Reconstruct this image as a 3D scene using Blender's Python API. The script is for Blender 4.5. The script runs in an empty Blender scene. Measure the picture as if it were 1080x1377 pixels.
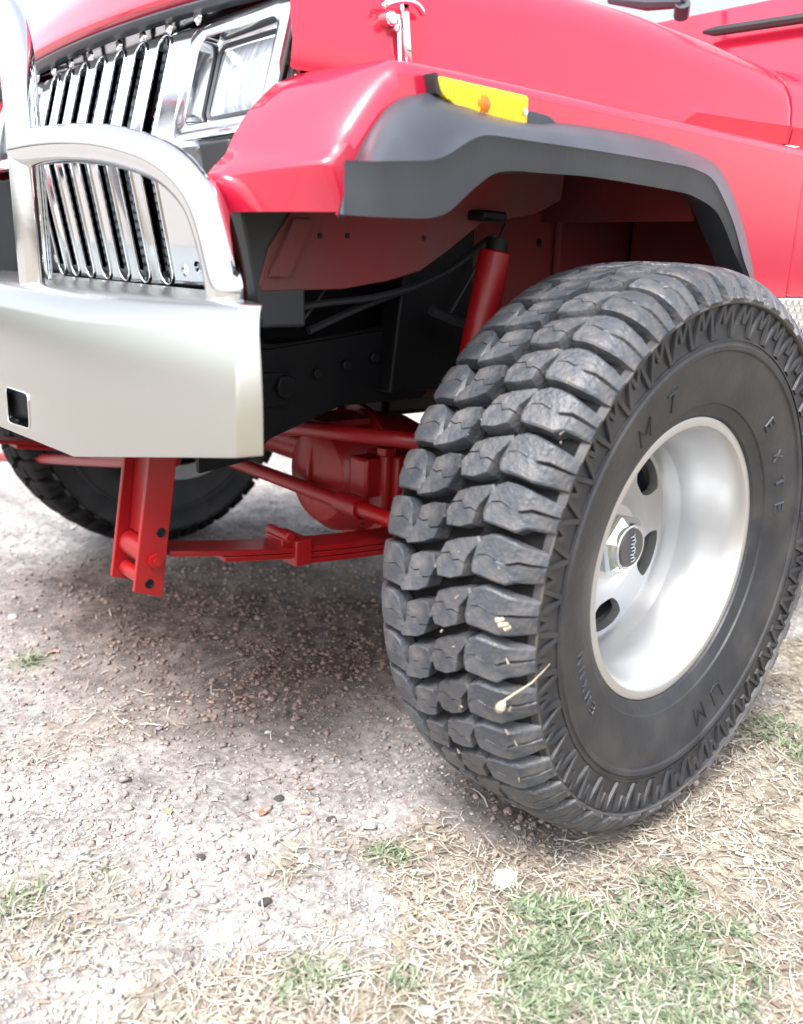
import bpy, bmesh, math, random
import numpy as np
from mathutils import Vector, Matrix
from mathutils.geometry import tessellate_polygon
random.seed(7); rng = np.random.default_rng(7)
S = bpy.context.scene
D2R = math.radians

# ------------------------------------------------------------------ camera
CAM = np.array([1.10629, 1.59358, 0.82449])
cr = np.array([-0.764395, 0.643720, 0.036403]); cu = np.array([-0.148311, -0.230500, 0.961704]); cf = np.array([-0.627458, -0.729723, -0.271664])
FPX = 1192.8
camd = bpy.data.cameras.new('camera'); cam = bpy.data.objects.new('camera', camd); S.collection.objects.link(cam)
cam.matrix_world = Matrix(((cr[0], cu[0], -cf[0], CAM[0]), (cr[1], cu[1], -cf[1], CAM[1]), (cr[2], cu[2], -cf[2], CAM[2]), (0, 0, 0, 1)))
camd.sensor_fit = 'VERTICAL'; camd.sensor_height = 36; camd.lens = FPX / 1377 * 36
camd.clip_start = .02; camd.clip_end = 500
camd.dof.use_dof = True; camd.dof.focus_distance = 1.38; camd.dof.aperture_fstop = 3.4
S.camera = cam
# ------------------------------------------------------------------ light
SUN_EL, SUN_AZ = D2R(58), D2R(25)      # azimuth from +x towards +y
W = bpy.data.worlds.new('World'); S.world = W; W.use_nodes = True
nt = W.node_tree; nt.nodes.clear()
sky = nt.nodes.new('ShaderNodeTexSky'); sky.sky_type = 'NISHITA'; sky.sun_disc = False
sky.sun_elevation = SUN_EL; sky.sun_rotation = math.pi/2 - SUN_AZ; sky.dust_density = 4.0; sky.air_density = 1.0
hs = nt.nodes.new('ShaderNodeHueSaturation'); hs.inputs['Saturation'].default_value = .36
bg = nt.nodes.new('ShaderNodeBackground'); bg.inputs['Strength'].default_value = .15
wo = nt.nodes.new('ShaderNodeOutputWorld')
nt.links.new(sky.outputs[0], hs.inputs['Color']); nt.links.new(hs.outputs[0], bg.inputs['Color']); nt.links.new(bg.outputs[0], wo.inputs['Surface'])
sd = bpy.data.lights.new('sun', 'SUN'); sun = bpy.data.objects.new('sun', sd); S.collection.objects.link(sun)
sd.energy = 1.3; sd.angle = D2R(18); sd.color = (1, .975, .95)
dv = Vector((math.cos(SUN_EL)*math.cos(SUN_AZ), math.cos(SUN_EL)*math.sin(SUN_AZ), math.sin(SUN_EL)))
sun.rotation_euler = dv.to_track_quat('Z', 'Y').to_euler()
S.view_settings.view_transform = 'Standard'; S.view_settings.look = 'None'; S.view_settings.gamma = 1
S.view_settings.exposure = 1.85
S.render.engine = 'CYCLES'; S.cycles.max_bounces = 8; S.cycles.use_denoising = True; S.render.filter_size = 1.7

# ------------------------------------------------------------------ helpers
def pt(px, py, ax, v):
    """measured point of the photograph laid on the plane axis = v (vehicle metres)"""
    d = cf*FPX + cr*(px-540) - cu*(py-688.5)
    return tuple(CAM + d*((v-CAM[ax])/d[ax]))

class MB:
    def __init__(s): s.v = []; s.f = []
    def add(s, vs, fs):
        n = len(s.v); s.v += [tuple(map(float, p)) for p in vs]; s.f += [tuple(i+n for i in f) for f in fs]
    def box(s, c, d, R=None):
        x, y, z = d[0]/2, d[1]/2, d[2]/2
        vs = [(-x,-y,-z),(x,-y,-z),(x,y,-z),(-x,y,-z),(-x,-y,z),(x,-y,z),(x,y,z),(-x,y,z)]
        if R is not None: vs = [R @ Vector(p) for p in vs]
        s.add([(p[0]+c[0], p[1]+c[1], p[2]+c[2]) for p in vs], [(0,3,2,1),(4,5,6,7),(0,1,5,4),(1,2,6,5),(2,3,7,6),(3,0,4,7)])
    def hexa(s, v8):   # bottom 4 ccw, top 4 ccw
        s.add(v8, [(0,3,2,1),(4,5,6,7),(0,1,5,4),(1,2,6,5),(2,3,7,6),(3,0,4,7)])
    def prism(s, poly, ax, a, b):
        """poly of 2-D points in the plane across axis ax, extruded from a to b"""
        def m(p, t):
            return [(t, p[0], p[1]), (p[0], t, p[1]), (p[0], p[1], t)][ax]
        n = len(poly); vs = [m(p, a) for p in poly] + [m(p, b) for p in poly]
        fs = [(i, (i+1) % n, (i+1) % n+n, i+n) for i in range(n)]
        fs += [tuple(range(n-1, -1, -1)), tuple(range(n, 2*n))]
        s.add(vs, fs)
    def tube(s, path, r, n=14, closed=False, caps=True):
        P = [Vector(p) for p in path]; N = len(P); rs = r if hasattr(r, '__len__') else [r]*N
        T = []
        for i in range(N):
            a = P[(i-1) % N] if (closed or i > 0) else P[i]; b = P[(i+1) % N] if (closed or i < N-1) else P[i]
            T.append((b-a).normalized())
        u = T[0].orthogonal().normalized(); vs = []; 
        for i in range(N):
            u = (u - T[i]*u.dot(T[i])).normalized(); w = T[i].cross(u)
            for k in range(n):
                a = 2*math.pi*k/n; vs.append(P[i]+(u*math.cos(a)+w*math.sin(a))*rs[i])
        fs = []
        for i in range(N if closed else N-1):
            j = (i+1) % N
            for k in range(n): fs.append((i*n+k, i*n+(k+1) % n, j*n+(k+1) % n, j*n+k))
        if caps and not closed: fs += [tuple(range(n-1, -1, -1)), tuple((N-1)*n+k for k in range(n))]
        s.add(vs, fs)
    def grid(s, rows, close=False):
        n = len(rows[0]); vs = [p for r in rows for p in r]; fs = []
        for i in range(len(rows)-1):
            for j in range(n if close else n-1):
                k = (j+1) % n; fs.append((i*n+j, i*n+k, (i+1)*n+k, (i+1)*n+j))
        s.add(vs, fs)
    def lathe(s, prof, n=64, ax='y', c=(0,0,0), a0=0, a1=2*math.pi):
        rows = []
        full = abs(a1-a0-2*math.pi) < 1e-6
        m = n if full else n+1
        for r, t in prof:
            row = []
            for k in range(m):
                a = a0+(a1-a0)*k/n
                q = (r*math.cos(a), t, r*math.sin(a)) if ax == 'y' else ((t, r*math.cos(a), r*math.sin(a)) if ax == 'x' else (r*math.cos(a), r*math.sin(a), t))
                row.append((q[0]+c[0], q[1]+c[1], q[2]+c[2]))
            rows.append(row)
        s.grid(rows, close=full)
    def fill(s, outer, holes, fn, thick=None):
        """flat plate with holes: 2-D loops mapped by fn(a, b, depth)"""
        loops = [outer]+holes
        tri = tessellate_polygon([[Vector((p[0], p[1], 0)) for p in l] for l in loops])
        flat = [p for l in loops for p in l]; n0 = len(flat)
        vs = [fn(p[0], p[1], 0) for p in flat]; fs = [tuple(t) for t in tri]
        if thick:
            vs += [fn(p[0], p[1], thick) for p in flat]; fs += [tuple(i+n0 for i in reversed(t)) for t in tri]
            k = 0
            for l in loops:
                m = len(l)
                for i in range(m): fs.append((k+i, k+(i+1) % m, k+(i+1) % m+n0, k+i+n0))
                k += m
        s.add(vs, fs)

def obj(name, mb, mat, parent=None, smooth=35, bevel=0, seg=2, kind=None, label=None, subsurf=0, solid=0):
    me = bpy.data.meshes.new(name); me.from_pydata(mb.v, [], mb.f)
    bm = bmesh.new(); bm.from_mesh(me)
    bmesh.ops.remove_doubles(bm, verts=bm.verts, dist=1e-6)
    bmesh.ops.recalc_face_normals(bm, faces=bm.faces); bm.to_mesh(me); bm.free()
    if smooth:
        me.polygons.foreach_set('use_smooth', [True]*len(me.polygons)); me.set_sharp_from_angle(angle=D2R(smooth))
    me.materials.append(mat)
    o = bpy.data.objects.new(name, me); S.collection.objects.link(o)
    if parent: o.parent = parent
    if solid:
        m = o.modifiers.new('solid', 'SOLIDIFY'); m.thickness = solid; m.offset = 0
    if bevel:
        m = o.modifiers.new('bevel', 'BEVEL'); m.width = bevel; m.segments = seg; m.limit_method = 'ANGLE'; m.angle_limit = D2R(30); m.harden_normals = False
    if subsurf:
        m = o.modifiers.new('sub', 'SUBSURF'); m.levels = subsurf; m.render_levels = subsurf
    if kind: o['kind'] = kind
    if label: o['label'] = label
    return o
def loose(o):
    """give every separate piece of a mesh its own object"""
    me = o.data; par = list(range(len(me.vertices)))
    def fnd(a):
        while par[a] != a: par[a] = par[par[a]]; a = par[a]
        return a
    for e in me.edges:
        a, b = fnd(e.vertices[0]), fnd(e.vertices[1])
        if a != b: par[a] = b
    groups = {}
    for p in me.polygons: groups.setdefault(fnd(p.vertices[0]), []).append(tuple(p.vertices))
    base = o.name.split('.')[0]; m = me.materials[0]; P = o.parent; mods = [(d.width, d.segments) for d in o.modifiers if d.type == 'BEVEL']; out = []
    co = [tuple(v.co) for v in me.vertices]; bpy.data.objects.remove(o)
    for fs in groups.values():
        ids = sorted({i for f in fs for i in f}); mp = {i: k for k, i in enumerate(ids)}; mb = MB(); mb.v = [co[i] for i in ids]; mb.f = [tuple(mp[i] for i in f) for f in fs]
        out.append(obj(base, mb, m, P, bevel=mods[0][0] if mods else 0, seg=mods[0][1] if mods else 2))
    return out
def empty(name, loc=(0,0,0), parent=None, rot=(0,0,0)):
    o = bpy.data.objects.new(name, None); S.collection.objects.link(o); o.location = loc; o.rotation_euler = rot
    if parent: o.parent = parent
    return o
def tag(o, label, cat, group=None):
    o['label'] = label; o['category'] = cat
    if group: o['group'] = group
    return o
def crom(P, k=6, closed=False):
    P = [np.array(p, float) for p in P]; out = []; N = len(P)
    for i in range(N if closed else N-1):
        p0 = P[i-1] if (closed or i > 0) else P[0]*2-P[1]; p1 = P[i]; p2 = P[(i+1) % N]
        p3 = P[(i+2) % N] if (closed or i+2 < N) else P[-1]*2-P[-2]
        for j in range(k):
            t = j/k; out.append(tuple(.5*((2*p1)+(-p0+p2)*t+(2*p0-5*p1+4*p2-p3)*t*t+(-p0+3*p1-3*p2+p3)*t**3)))
    if not closed: out.append(tuple(P[-1]))
    return out
def rrect(y0, z0, y1, z1, r, n=4):
    out = []
    for cx, cy, a in ((y1-r, z0+r, -90), (y1-r, z1-r, 0), (y0+r, z1-r, 90), (y0+r, z0+r, 180)):
        for k in range(n+1):
            t = D2R(a+90*k/n); out.append((cx+r*math.cos(t), cy+r*math.sin(t)))
    return out
def rpoly(pts, r, n=3):
    out = []; N = len(pts)
    for i in range(N):
        p = Vector(pts[i]); a = Vector(pts[i-1])-p; b = Vector(pts[(i+1) % N])-p
        ra = min(r, a.length*.45, b.length*.45); A = p+a.normalized()*ra; B = p+b.normalized()*ra
        for k in range(n+1):
            t = k/n; q = A*(1-t)**2+p*2*t*(1-t)+B*t*t; out.append(tuple(q))
    return out

# ------------------------------------------------------------------ materials
def mat(name, col, *a, cior=1.5, **k): return mat_(name, col, *a, cior=cior, **k)
ALB = .74      # base colours are stated for a slightly darker exposure
def mat_(name, col, rough=.5, metal=0, coat=0, coat_r=.05, var=None, nscale=8, rvar=0, bump=0, bscale=60, spec=.5, dust=None, dust_amt=0, dust_scale=5, streak=None, objvar=0, sub=0, trans=0, alpha=None, cior=1.5):
    k_ = ALB if metal < .9 else 1; col = tuple(c*k_ for c in col); var = var and tuple(c*k_ for c in var); dust = dust and tuple(c*k_ for c in dust)
    m = bpy.data.materials.new(name); m.use_nodes = True; t = m.node_tree; p = t.nodes['Principled BSDF']
    L = t.links.new; N = t.nodes.new
    p.inputs['Coat IOR'].default_value = cior
    p.inputs['Base Color'].default_value = (*col, 1); p.inputs['Roughness'].default_value = rough
    p.inputs['Metallic'].default_value = metal; p.inputs['Coat Weight'].default_value = coat; p.inputs['Coat Roughness'].default_value = coat_r
    p.inputs['Specular IOR Level'].default_value = spec; p.inputs['Transmission Weight'].default_value = trans
    tc = N('ShaderNodeTexCoord'); src = tc.outputs['Object']
    if streak:
        mp = N('ShaderNodeMapping'); mp.inputs['Scale'].default_value = streak; L(src, mp.inputs['Vector']); ssrc = mp.outputs[0]
    else: ssrc = src
    base = None
    def noise(sc, det=4, s=None):
        n = N('ShaderNodeTexNoise'); n.inputs['Scale'].default_value = sc; n.inputs['Detail'].default_value = det; L(s or src, n.inputs['Vector']); return n
    if var:
        n = noise(nscale, 6, ssrc); r = N('ShaderNodeValToRGB'); r.color_ramp.elements[0].position = .35; r.color_ramp.elements[1].position = .68
        r.color_ramp.elements[0].color = (*col, 1); r.color_ramp.elements[1].color = (*var, 1); L(n.outputs['Fac'], r.inputs[0]); base = r.outputs[0]
    if dust:
        n = noise(dust_scale, 8); r = N('ShaderNodeMapRange'); r.inputs['From Min'].default_value = .42; r.inputs['From Max'].default_value = .75
        r.inputs['To Max'].default_value = dust_amt; L(n.outputs['Fac'], r.inputs['Value'])
        mx = N('ShaderNodeMix'); mx.data_type = 'RGBA'; L(r.outputs[0], mx.inputs['Factor'])
        if base: L(base, mx.inputs['A'])
        else: mx.inputs['A'].default_value = (*col, 1)
        mx.inputs['B'].default_value = (*dust, 1); base = mx.outputs['Result']
        ra = N('ShaderNodeMapRange'); ra.inputs['To Min'].default_value = rough; ra.inputs['To Max'].default_value = min(1, rough+.5*dust_amt)
        L(n.outputs['Fac'], ra.inputs['Value']); L(ra.outputs[0], p.inputs['Roughness'])
    if objvar:
        oi = N('ShaderNodeObjectInfo'); h = N('ShaderNodeHueSaturation'); mr = N('ShaderNodeMapRange')
        mr.inputs['To Min'].default_value = 1-objvar; mr.inputs['To Max'].default_value = 1+objvar
        L(oi.outputs['Random'], mr.inputs['Value']); L(mr.outputs[0], h.inputs['Value'])
        if base: L(base, h.inputs['Color'])
        else: h.inputs['Color'].default_value = (*col, 1)
        base = h.outputs[0]
    if base: L(base, p.inputs['Base Color'])
    if rvar:
        n = noise(nscale*1.3, 5, ssrc); r = N('ShaderNodeMapRange'); r.inputs['From Min'].default_value = .3; r.inputs['From Max'].default_value = .7
        r.inputs['To Min'].default_value = max(0, rough-rvar); r.inputs['To Max'].default_value = rough+rvar; L(n.outputs['Fac'], r.inputs['Value']); L(r.outputs[0], p.inputs['Roughness'])
    if bump:
        n = noise(bscale, 5, ssrc); b = N('ShaderNodeBump'); b.inputs['Strength'].default_value = bump; b.inputs['Distance'].default_value = .002
        L(n.outputs['Fac'], b.inputs['Height']); L(b.outputs[0], p.inputs['Normal'])
    return m
RED = (.60, .009, .046)
M = dict(
 paint=mat('red_paint', RED, .5, 0, 1, .13, cior=1.7, spec=.1, var=(.64,.012,.054), nscale=3, bump=.04, bscale=9),
 chassis_red=mat('chassis_red_paint', (.30,.003,.006), .38, 0, .15, .2, spec=.35, bump=.25, bscale=45, dust=(.20,.10,.08), dust_amt=.12, dust_scale=9),
 liner=mat('shaded_fender_red', (.22,.018,.022), .55, dust=(.10,.075,.07), dust_amt=.75, dust_scale=6, bump=.3, bscale=30),  # body red with the wheel-well shadow in its base colour, plus dust
 chrome=mat('chrome', (.70,.715,.74), .09, 1, rvar=.04, nscale=12, bump=.05, bscale=25),
 steel=mat('bumper_steel', (.49,.495,.47), .25, 1),
 alu=mat('wheel_aluminium', (.74,.75,.76), .38, .85, rvar=.07, nscale=9),
 alu_dark=mat('dark_casting', (.05,.055,.065), .5, .4),
 rubber=mat('tyre_rubber', (.017,.019,.024), .42, var=(.026,.029,.036), nscale=10, dust=(.12,.11,.10), dust_amt=.35, dust_scale=16, bump=.35, bscale=120),
 tread=mat('tread_rubber', (.034,.038,.047), .32, var=(.080,.088,.105), nscale=16, dust=(.22,.20,.18), dust_amt=.45, dust_scale=40, bump=1.0, bscale=150, objvar=.2),
 groove=mat('groove_rubber', (.006,.006,.007), .8, spec=.2, dust=(.035,.030,.026), dust_amt=.5, dust_scale=20, bump=.5, bscale=80),  # near-black base puts the shade between tread blocks into the colour
 letter=mat('sidewall_lettering', (.045,.050,.060), .5),
 flare=mat('flare_plastic', (.040,.047,.061), .33, var=(.068,.077,.094), nscale=7, bump=.12, bscale=160, streak=(1,1,.35)),
 black=mat('black_frame', (.004,.0045,.006), .45, spec=.22, dust=(.02,.018,.017), dust_amt=.3, dust_scale=8, bump=.5, bscale=40),
 hose=mat('grey_hose', (.022,.024,.028), .5),
 rad=mat('radiator', (.48,.53,.61), .45, .2, bump=.5, bscale=150),  # base lightened to stand in for veiling glare in the grille slots
 dark=mat('dark_trim', (.03,.032,.036), .5),
 amber=mat('amber_lens', (1.05,.64,.008), .22, 0, .5, .05, var=(1.1,.80,.010), nscale=9),
 orange=mat('amber_bulb', (.85,.22,.01), .3),
 glass=mat('headlamp_glass', (.26,.30,.35), .10, .0, 1, .03, var=(.50,.54,.58), nscale=12, bump=.6, bscale=16, streak=(1,9,.6)),
 reflector=mat('headlamp_reflector', (.85,.87,.9), .15, 1),
 plate=mat('diamond_plate', (.82,.81,.78), .25, .9, bump=.3, bscale=60),
 wglass=mat('window_glass', (.55,.6,.62), .03, 0, 1, .02, trans=.85),
)
# ------------------------------------------------------------------ ground
def vnoise(x, y, sc, seed):
    r = np.random.default_rng(seed); T = r.random((64, 64)); u = np.asarray(x)*sc+200; v = np.asarray(y)*sc+200
    i = np.floor(u).astype(int); j = np.floor(v).astype(int); a = u-i; b = v-j; a = a*a*(3-2*a); b = b*b*(3-2*b)
    g = lambda p, q: T[p % 64, q % 64]
    return (g(i,j)*(1-a)+g(i+1,j)*a)*(1-b)+(g(i,j+1)*(1-a)+g(i+1,j+1)*a)*b
def sm(a, b, x): t = np.clip((x-a)/(b-a), 0, 1); return t*t*(3-2*t)
GZ = -.008
def gh(x, y):
    x = np.asarray(x, float); y = np.asarray(y, float)
    h = (vnoise(x,y,1.3,1)-.5)*.03+(vnoise(x,y,4,2)-.5)*.016+(vnoise(x,y,13,3)-.5)*.010+(vnoise(x,y,40,4)-.5)*.007+(vnoise(x,y,90,5)-.5)*.004
    mud = np.exp(-(((x-.05)/.55)**2+((y+.75)/.45)**2)); h = h+mud*((vnoise(x,y,9,6)-.5)*.05)
    # tyre ruts run lengthwise under both wheels
    for yc in (.838, -.838): h = h-.006*np.exp(-((y-yc)/.10)**2)
    for yc in (.838, -.838):
        w = np.exp(-((np.hypot(x/1.2, y-yc))/.17)**4); h = h*(1-w)+.003*w
    far = sm(3, 12, np.hypot(x, y)); return GZ+h*(1-far)+far*(vnoise(x,y,.15,7)-.5)*.3
gx = np.concatenate([-np.geomspace(70, 3.2, 34), np.arange(-3.1, -1.6, .05), np.arange(-1.6, 1.35, .013), np.geomspace(1.4, 70, 34)])
gy = np.concatenate([-np.geomspace(70, 3.3, 34), np.arange(-3.2, -1.6, .05), np.arange(-1.6, 1.7, .013), np.geomspace(1.75, 70, 34)])
X, Y = np.meshgrid(gx, gy, indexing='ij'); Z = gh(X, Y); nx, ny = X.shape
me = bpy.data.meshes.new('ground'); me.vertices.add(nx*ny); me.vertices.foreach_set('co', np.stack([X, Y, Z], -1).ravel())
I = np.arange(nx*ny).reshape(nx, ny); F = np.stack([I[:-1,:-1], I[1:,:-1], I[1:,1:], I[:-1,1:]], -1).reshape(-1, 4)
def mesh_faces(me, F):
    k = F.shape[1]; me.loops.add(F.size); me.loops.foreach_set('vertex_index', F.ravel()); me.polygons.add(len(F))
    me.polygons.foreach_set('loop_start', np.arange(len(F))*k); me.update(calc_edges=True); me.validate()
mesh_faces(me, F); me.polygons.foreach_set('use_smooth', np.ones(len(F), bool))
# world patches
GREEN = [(.342,1.066,.125,1), (.22,1.115,.12,1), (.30,1.16,.12,1), (.61,.887,.07,.7), (.55,.95,.06,.5), (.834,.547,.05,.6), (.389,.763,.035,.8), (-.41,.924,.09,.8), (-.35,1.02,.09,.5), (.589,-.169,.045,.9), (.13,1.06,.06,.8), (.2,.93,.03,.5), (.72,.56,.03,.5), (-.6,1.3,.2,.6)]
def green(x, y):
    g = 0*x
    for a, b, r, w in GREEN: g = np.maximum(g, w*np.exp(-((x-a)**2+(y-b)**2)/r**2))
    return g
def straw(x, y):
    n = (vnoise(x,y,6,11)-.5)*.35+(vnoise(x,y,17,12)-.5)*.2
    s = sm(.72, .93, y+n+.10*sm(.1,-.6,x)); s = np.maximum(s, .75*np.exp(-(((x-.83)/.12)**2+((y-.60)/.13)**2)))
    s = np.maximum(s, .5*np.exp(-(((x-.62)/.14)**2+((y-.18)/.10)**2))*(n>-.05)); s = np.maximum(s, .3*sm(1.2, 3, np.hypot(x, y+.6)))
    return np.clip(s, 0, 1)
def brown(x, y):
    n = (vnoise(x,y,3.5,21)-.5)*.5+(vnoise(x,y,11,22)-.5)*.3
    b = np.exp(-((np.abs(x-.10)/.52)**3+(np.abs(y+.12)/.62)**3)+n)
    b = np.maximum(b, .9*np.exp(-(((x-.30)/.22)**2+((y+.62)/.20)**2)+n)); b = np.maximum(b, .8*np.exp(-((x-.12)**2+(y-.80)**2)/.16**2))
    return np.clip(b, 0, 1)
cl = me.color_attributes.new('mask', 'FLOAT_COLOR', 'POINT')
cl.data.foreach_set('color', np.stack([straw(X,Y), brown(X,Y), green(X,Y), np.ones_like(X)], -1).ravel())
def ground_mat():
    m = bpy.data.materials.new('ground_soil'); m.use_nodes = True; t = m.node_tree; p = t.nodes['Principled BSDF']; N = t.nodes.new; L = t.links.new
    a = N('ShaderNodeAttribute'); a.attribute_name = 'mask'; sp = N('ShaderNodeSeparateColor'); L(a.outputs['Color'], sp.inputs[0]); tc = N('ShaderNodeTexCoord')
    def noise(s, d=6):
        n = N('ShaderNodeTexNoise'); n.inputs['Scale'].default_value = s; n.inputs['Detail'].default_value = d; L(tc.outputs['Object'], n.inputs['Vector']); return n.outputs['Fac']
    def ramp(f, c0, c1, p0=.35, p1=.65):
        r = N('ShaderNodeValToRGB'); r.color_ramp.elements[0].position = p0; r.color_ramp.elements[1].position = p1; r.color_ramp.elements[0].color = (*[ALB*c for c in c0], 1); r.color_ramp.elements[1].color = (*[ALB*c for c in c1], 1); L(f, r.inputs[0]); return r.outputs[0]
    def mix(f, A, B):
        x = N('ShaderNodeMix'); x.data_type = 'RGBA'; L(f, x.inputs['Factor']); L(A, x.inputs['A']); L(B, x.inputs['B']); return x.outputs['Result']
    g = ramp(noise(70), (.30,.275,.27), (.58,.555,.54)); s = ramp(noise(45), (.22,.18,.14), (.50,.45,.36)); b = ramp(noise(38), (.10,.074,.064), (.25,.195,.175)); gr = ramp(noise(60), (.05,.08,.025), (.20,.22,.10))  # brown soil ramp is also darkened for the shadow under the vehicle
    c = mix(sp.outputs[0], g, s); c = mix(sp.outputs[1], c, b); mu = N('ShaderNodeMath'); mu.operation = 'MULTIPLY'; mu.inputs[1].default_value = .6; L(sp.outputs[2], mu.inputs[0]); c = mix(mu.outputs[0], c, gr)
    pr = N('ShaderNodeMapRange'); pr.inputs['From Min'].default_value = .3; pr.inputs['From Max'].default_value = .7; pr.inputs['To Min'].default_value = .66; pr.inputs['To Max'].default_value = 1.15; L(noise(9, 5), pr.inputs['Value'])
    hv = N('ShaderNodeHueSaturation'); L(c, hv.inputs['Color']); L(pr.outputs[0], hv.inputs['Value']); c = hv.outputs[0]
    L(c, p.inputs['Base Color']); p.inputs['Roughness'].default_value = .95; p.inputs['Specular IOR Level'].default_value = .2
    bp = N('ShaderNodeBump'); bp.inputs['Strength'].default_value = .6; bp.inputs['Distance'].default_value = .006; L(noise(130, 8), bp.inputs['Height']); L(bp.outputs[0], p.inputs['Normal'])
    return m
me.materials.append(ground_mat()); g = bpy.data.objects.new('ground', me); S.collection.objects.link(g); g['kind'] = 'structure'

def attr_mat(name, rough=.8, trans=0):
    m = bpy.data.materials.new(name); m.use_nodes = True; t = m.node_tree; p = t.nodes['Principled BSDF']
    a = t.nodes.new('ShaderNodeAttribute'); a.attribute_name = 'tint'; t.links.new(a.outputs['Color'], p.inputs['Base Color']); p.inputs['Roughness'].default_value = rough; p.inputs['Specular IOR Level'].default_value = .3
    return m
def stuff(name, V, F, C, material, smooth=False):
    me = bpy.data.meshes.new(name); me.vertices.add(len(V)); me.vertices.foreach_set('co', V.ravel()); mesh_faces(me, F)
    c = me.color_attributes.new('tint', 'FLOAT_COLOR', 'POINT'); c.data.foreach_set('color', np.concatenate([C*ALB, np.ones((len(C),1))], 1).ravel())
    if smooth: me.polygons.foreach_set('use_smooth', np.ones(len(me.polygons), bool))
    me.materials.append(material); o = bpy.data.objects.new(name, me); S.collection.objects.link(o); o['kind'] = 'stuff'; return o
def scatter(n, dens, x0=-2.4, x1=1.25, y0=-2.6, y1=1.6, near=.9):
    out = []
    while sum(map(len, out)) < n:
        x = rng.uniform(x0, x1, n*4); y = rng.uniform(y0, y1, n*4)
        d = np.hypot(x-CAM[0], y-CAM[1]); w = np.clip(near/np.maximum(d, .3), 0, 1)**1.6   # thin out with distance
        k = rng.random(n*4) < dens(x, y)*w; out.append(np.stack([x[k], y[k]], 1))
    return np.concatenate(out)[:n]
def clear_tyre(P):
    k = np.ones(len(P), bool)
    for yc in (.838, -.838): k &= ~((np.abs(P[:,0]) < .10) & (np.abs(P[:,1]-yc) < .115))
    return P[k]
# pebbles: squashed octahedra / small cuboids
def pebbles(name, n, dens, smin, smax, cols, power=2.2):
    P = clear_tyre(scatter(n, dens)); n = len(P); s = smin+(smax-smin)*rng.random(n)**power
    base = np.array([(1,0,0),(.35,.9,0),(-.7,.6,.1),(-.9,-.4,0),(.1,-1,0),(.2,.15,.8),(-.3,-.2,.7),(0,0,-.6)], float)
    fc = np.array([(0,1,5),(1,2,5),(2,6,5),(2,3,6),(3,4,6),(4,5,6),(4,0,5),(1,0,7),(2,1,7),(3,2,7),(4,3,7),(0,4,7)])
    B = base[None]*(1+rng.uniform(-.3,.3,(n,8,3))); B[:,:,1] *= rng.uniform(.55,1,(n,1)); B[:,:,2] *= rng.uniform(.5,1,(n,1))
    a = rng.uniform(0, 2*np.pi, n); c, q = np.cos(a)[:,None], np.sin(a)[:,None]
    x = (B[:,:,0]*c-B[:,:,1]*q)*s[:,None]; y = (B[:,:,0]*q+B[:,:,1]*c)*s[:,None]; z = B[:,:,2]*s[:,None]
    V = np.stack([x+P[:,:1], y+P[:,1:], z+(gh(P[:,0],P[:,1])+s*.25)[:,None]], -1)
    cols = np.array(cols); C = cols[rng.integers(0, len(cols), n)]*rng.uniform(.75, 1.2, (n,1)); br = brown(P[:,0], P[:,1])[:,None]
    C = C*(1-br)+C*np.array([.50,.41,.375])*br  # brown-soil tint, with the vehicle's shadow darkening included
    return stuff(name, V.reshape(-1,3), (fc[None]+np.arange(n)[:,None,None]*8).reshape(-1,3), np.repeat(np.clip(C,0,.8), 8, 0), attr_mat(name+'_mat', .9))
gcol = [(.55,.53,.52),(.62,.60,.59),(.44,.41,.40),(.50,.44,.41),(.36,.33,.33),(.66,.64,.60),(.46,.38,.33)]
pebbles('gravel', 80000, lambda x,y: (1-.75*straw(x,y))*(1-.6*brown(x,y))*(.25+.75*vnoise(x,y,8,31)), .0010, .0056, gcol, 3.8)
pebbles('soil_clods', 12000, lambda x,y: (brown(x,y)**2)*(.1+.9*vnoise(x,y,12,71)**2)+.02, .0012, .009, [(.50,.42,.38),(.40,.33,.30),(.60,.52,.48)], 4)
pebbles('scattered_stones', 420, lambda x,y: .3+.7*vnoise(x,y,5,61), .005, .013, gcol+[(.60,.48,.40),(.30,.27,.26)], 1.6)
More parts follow.
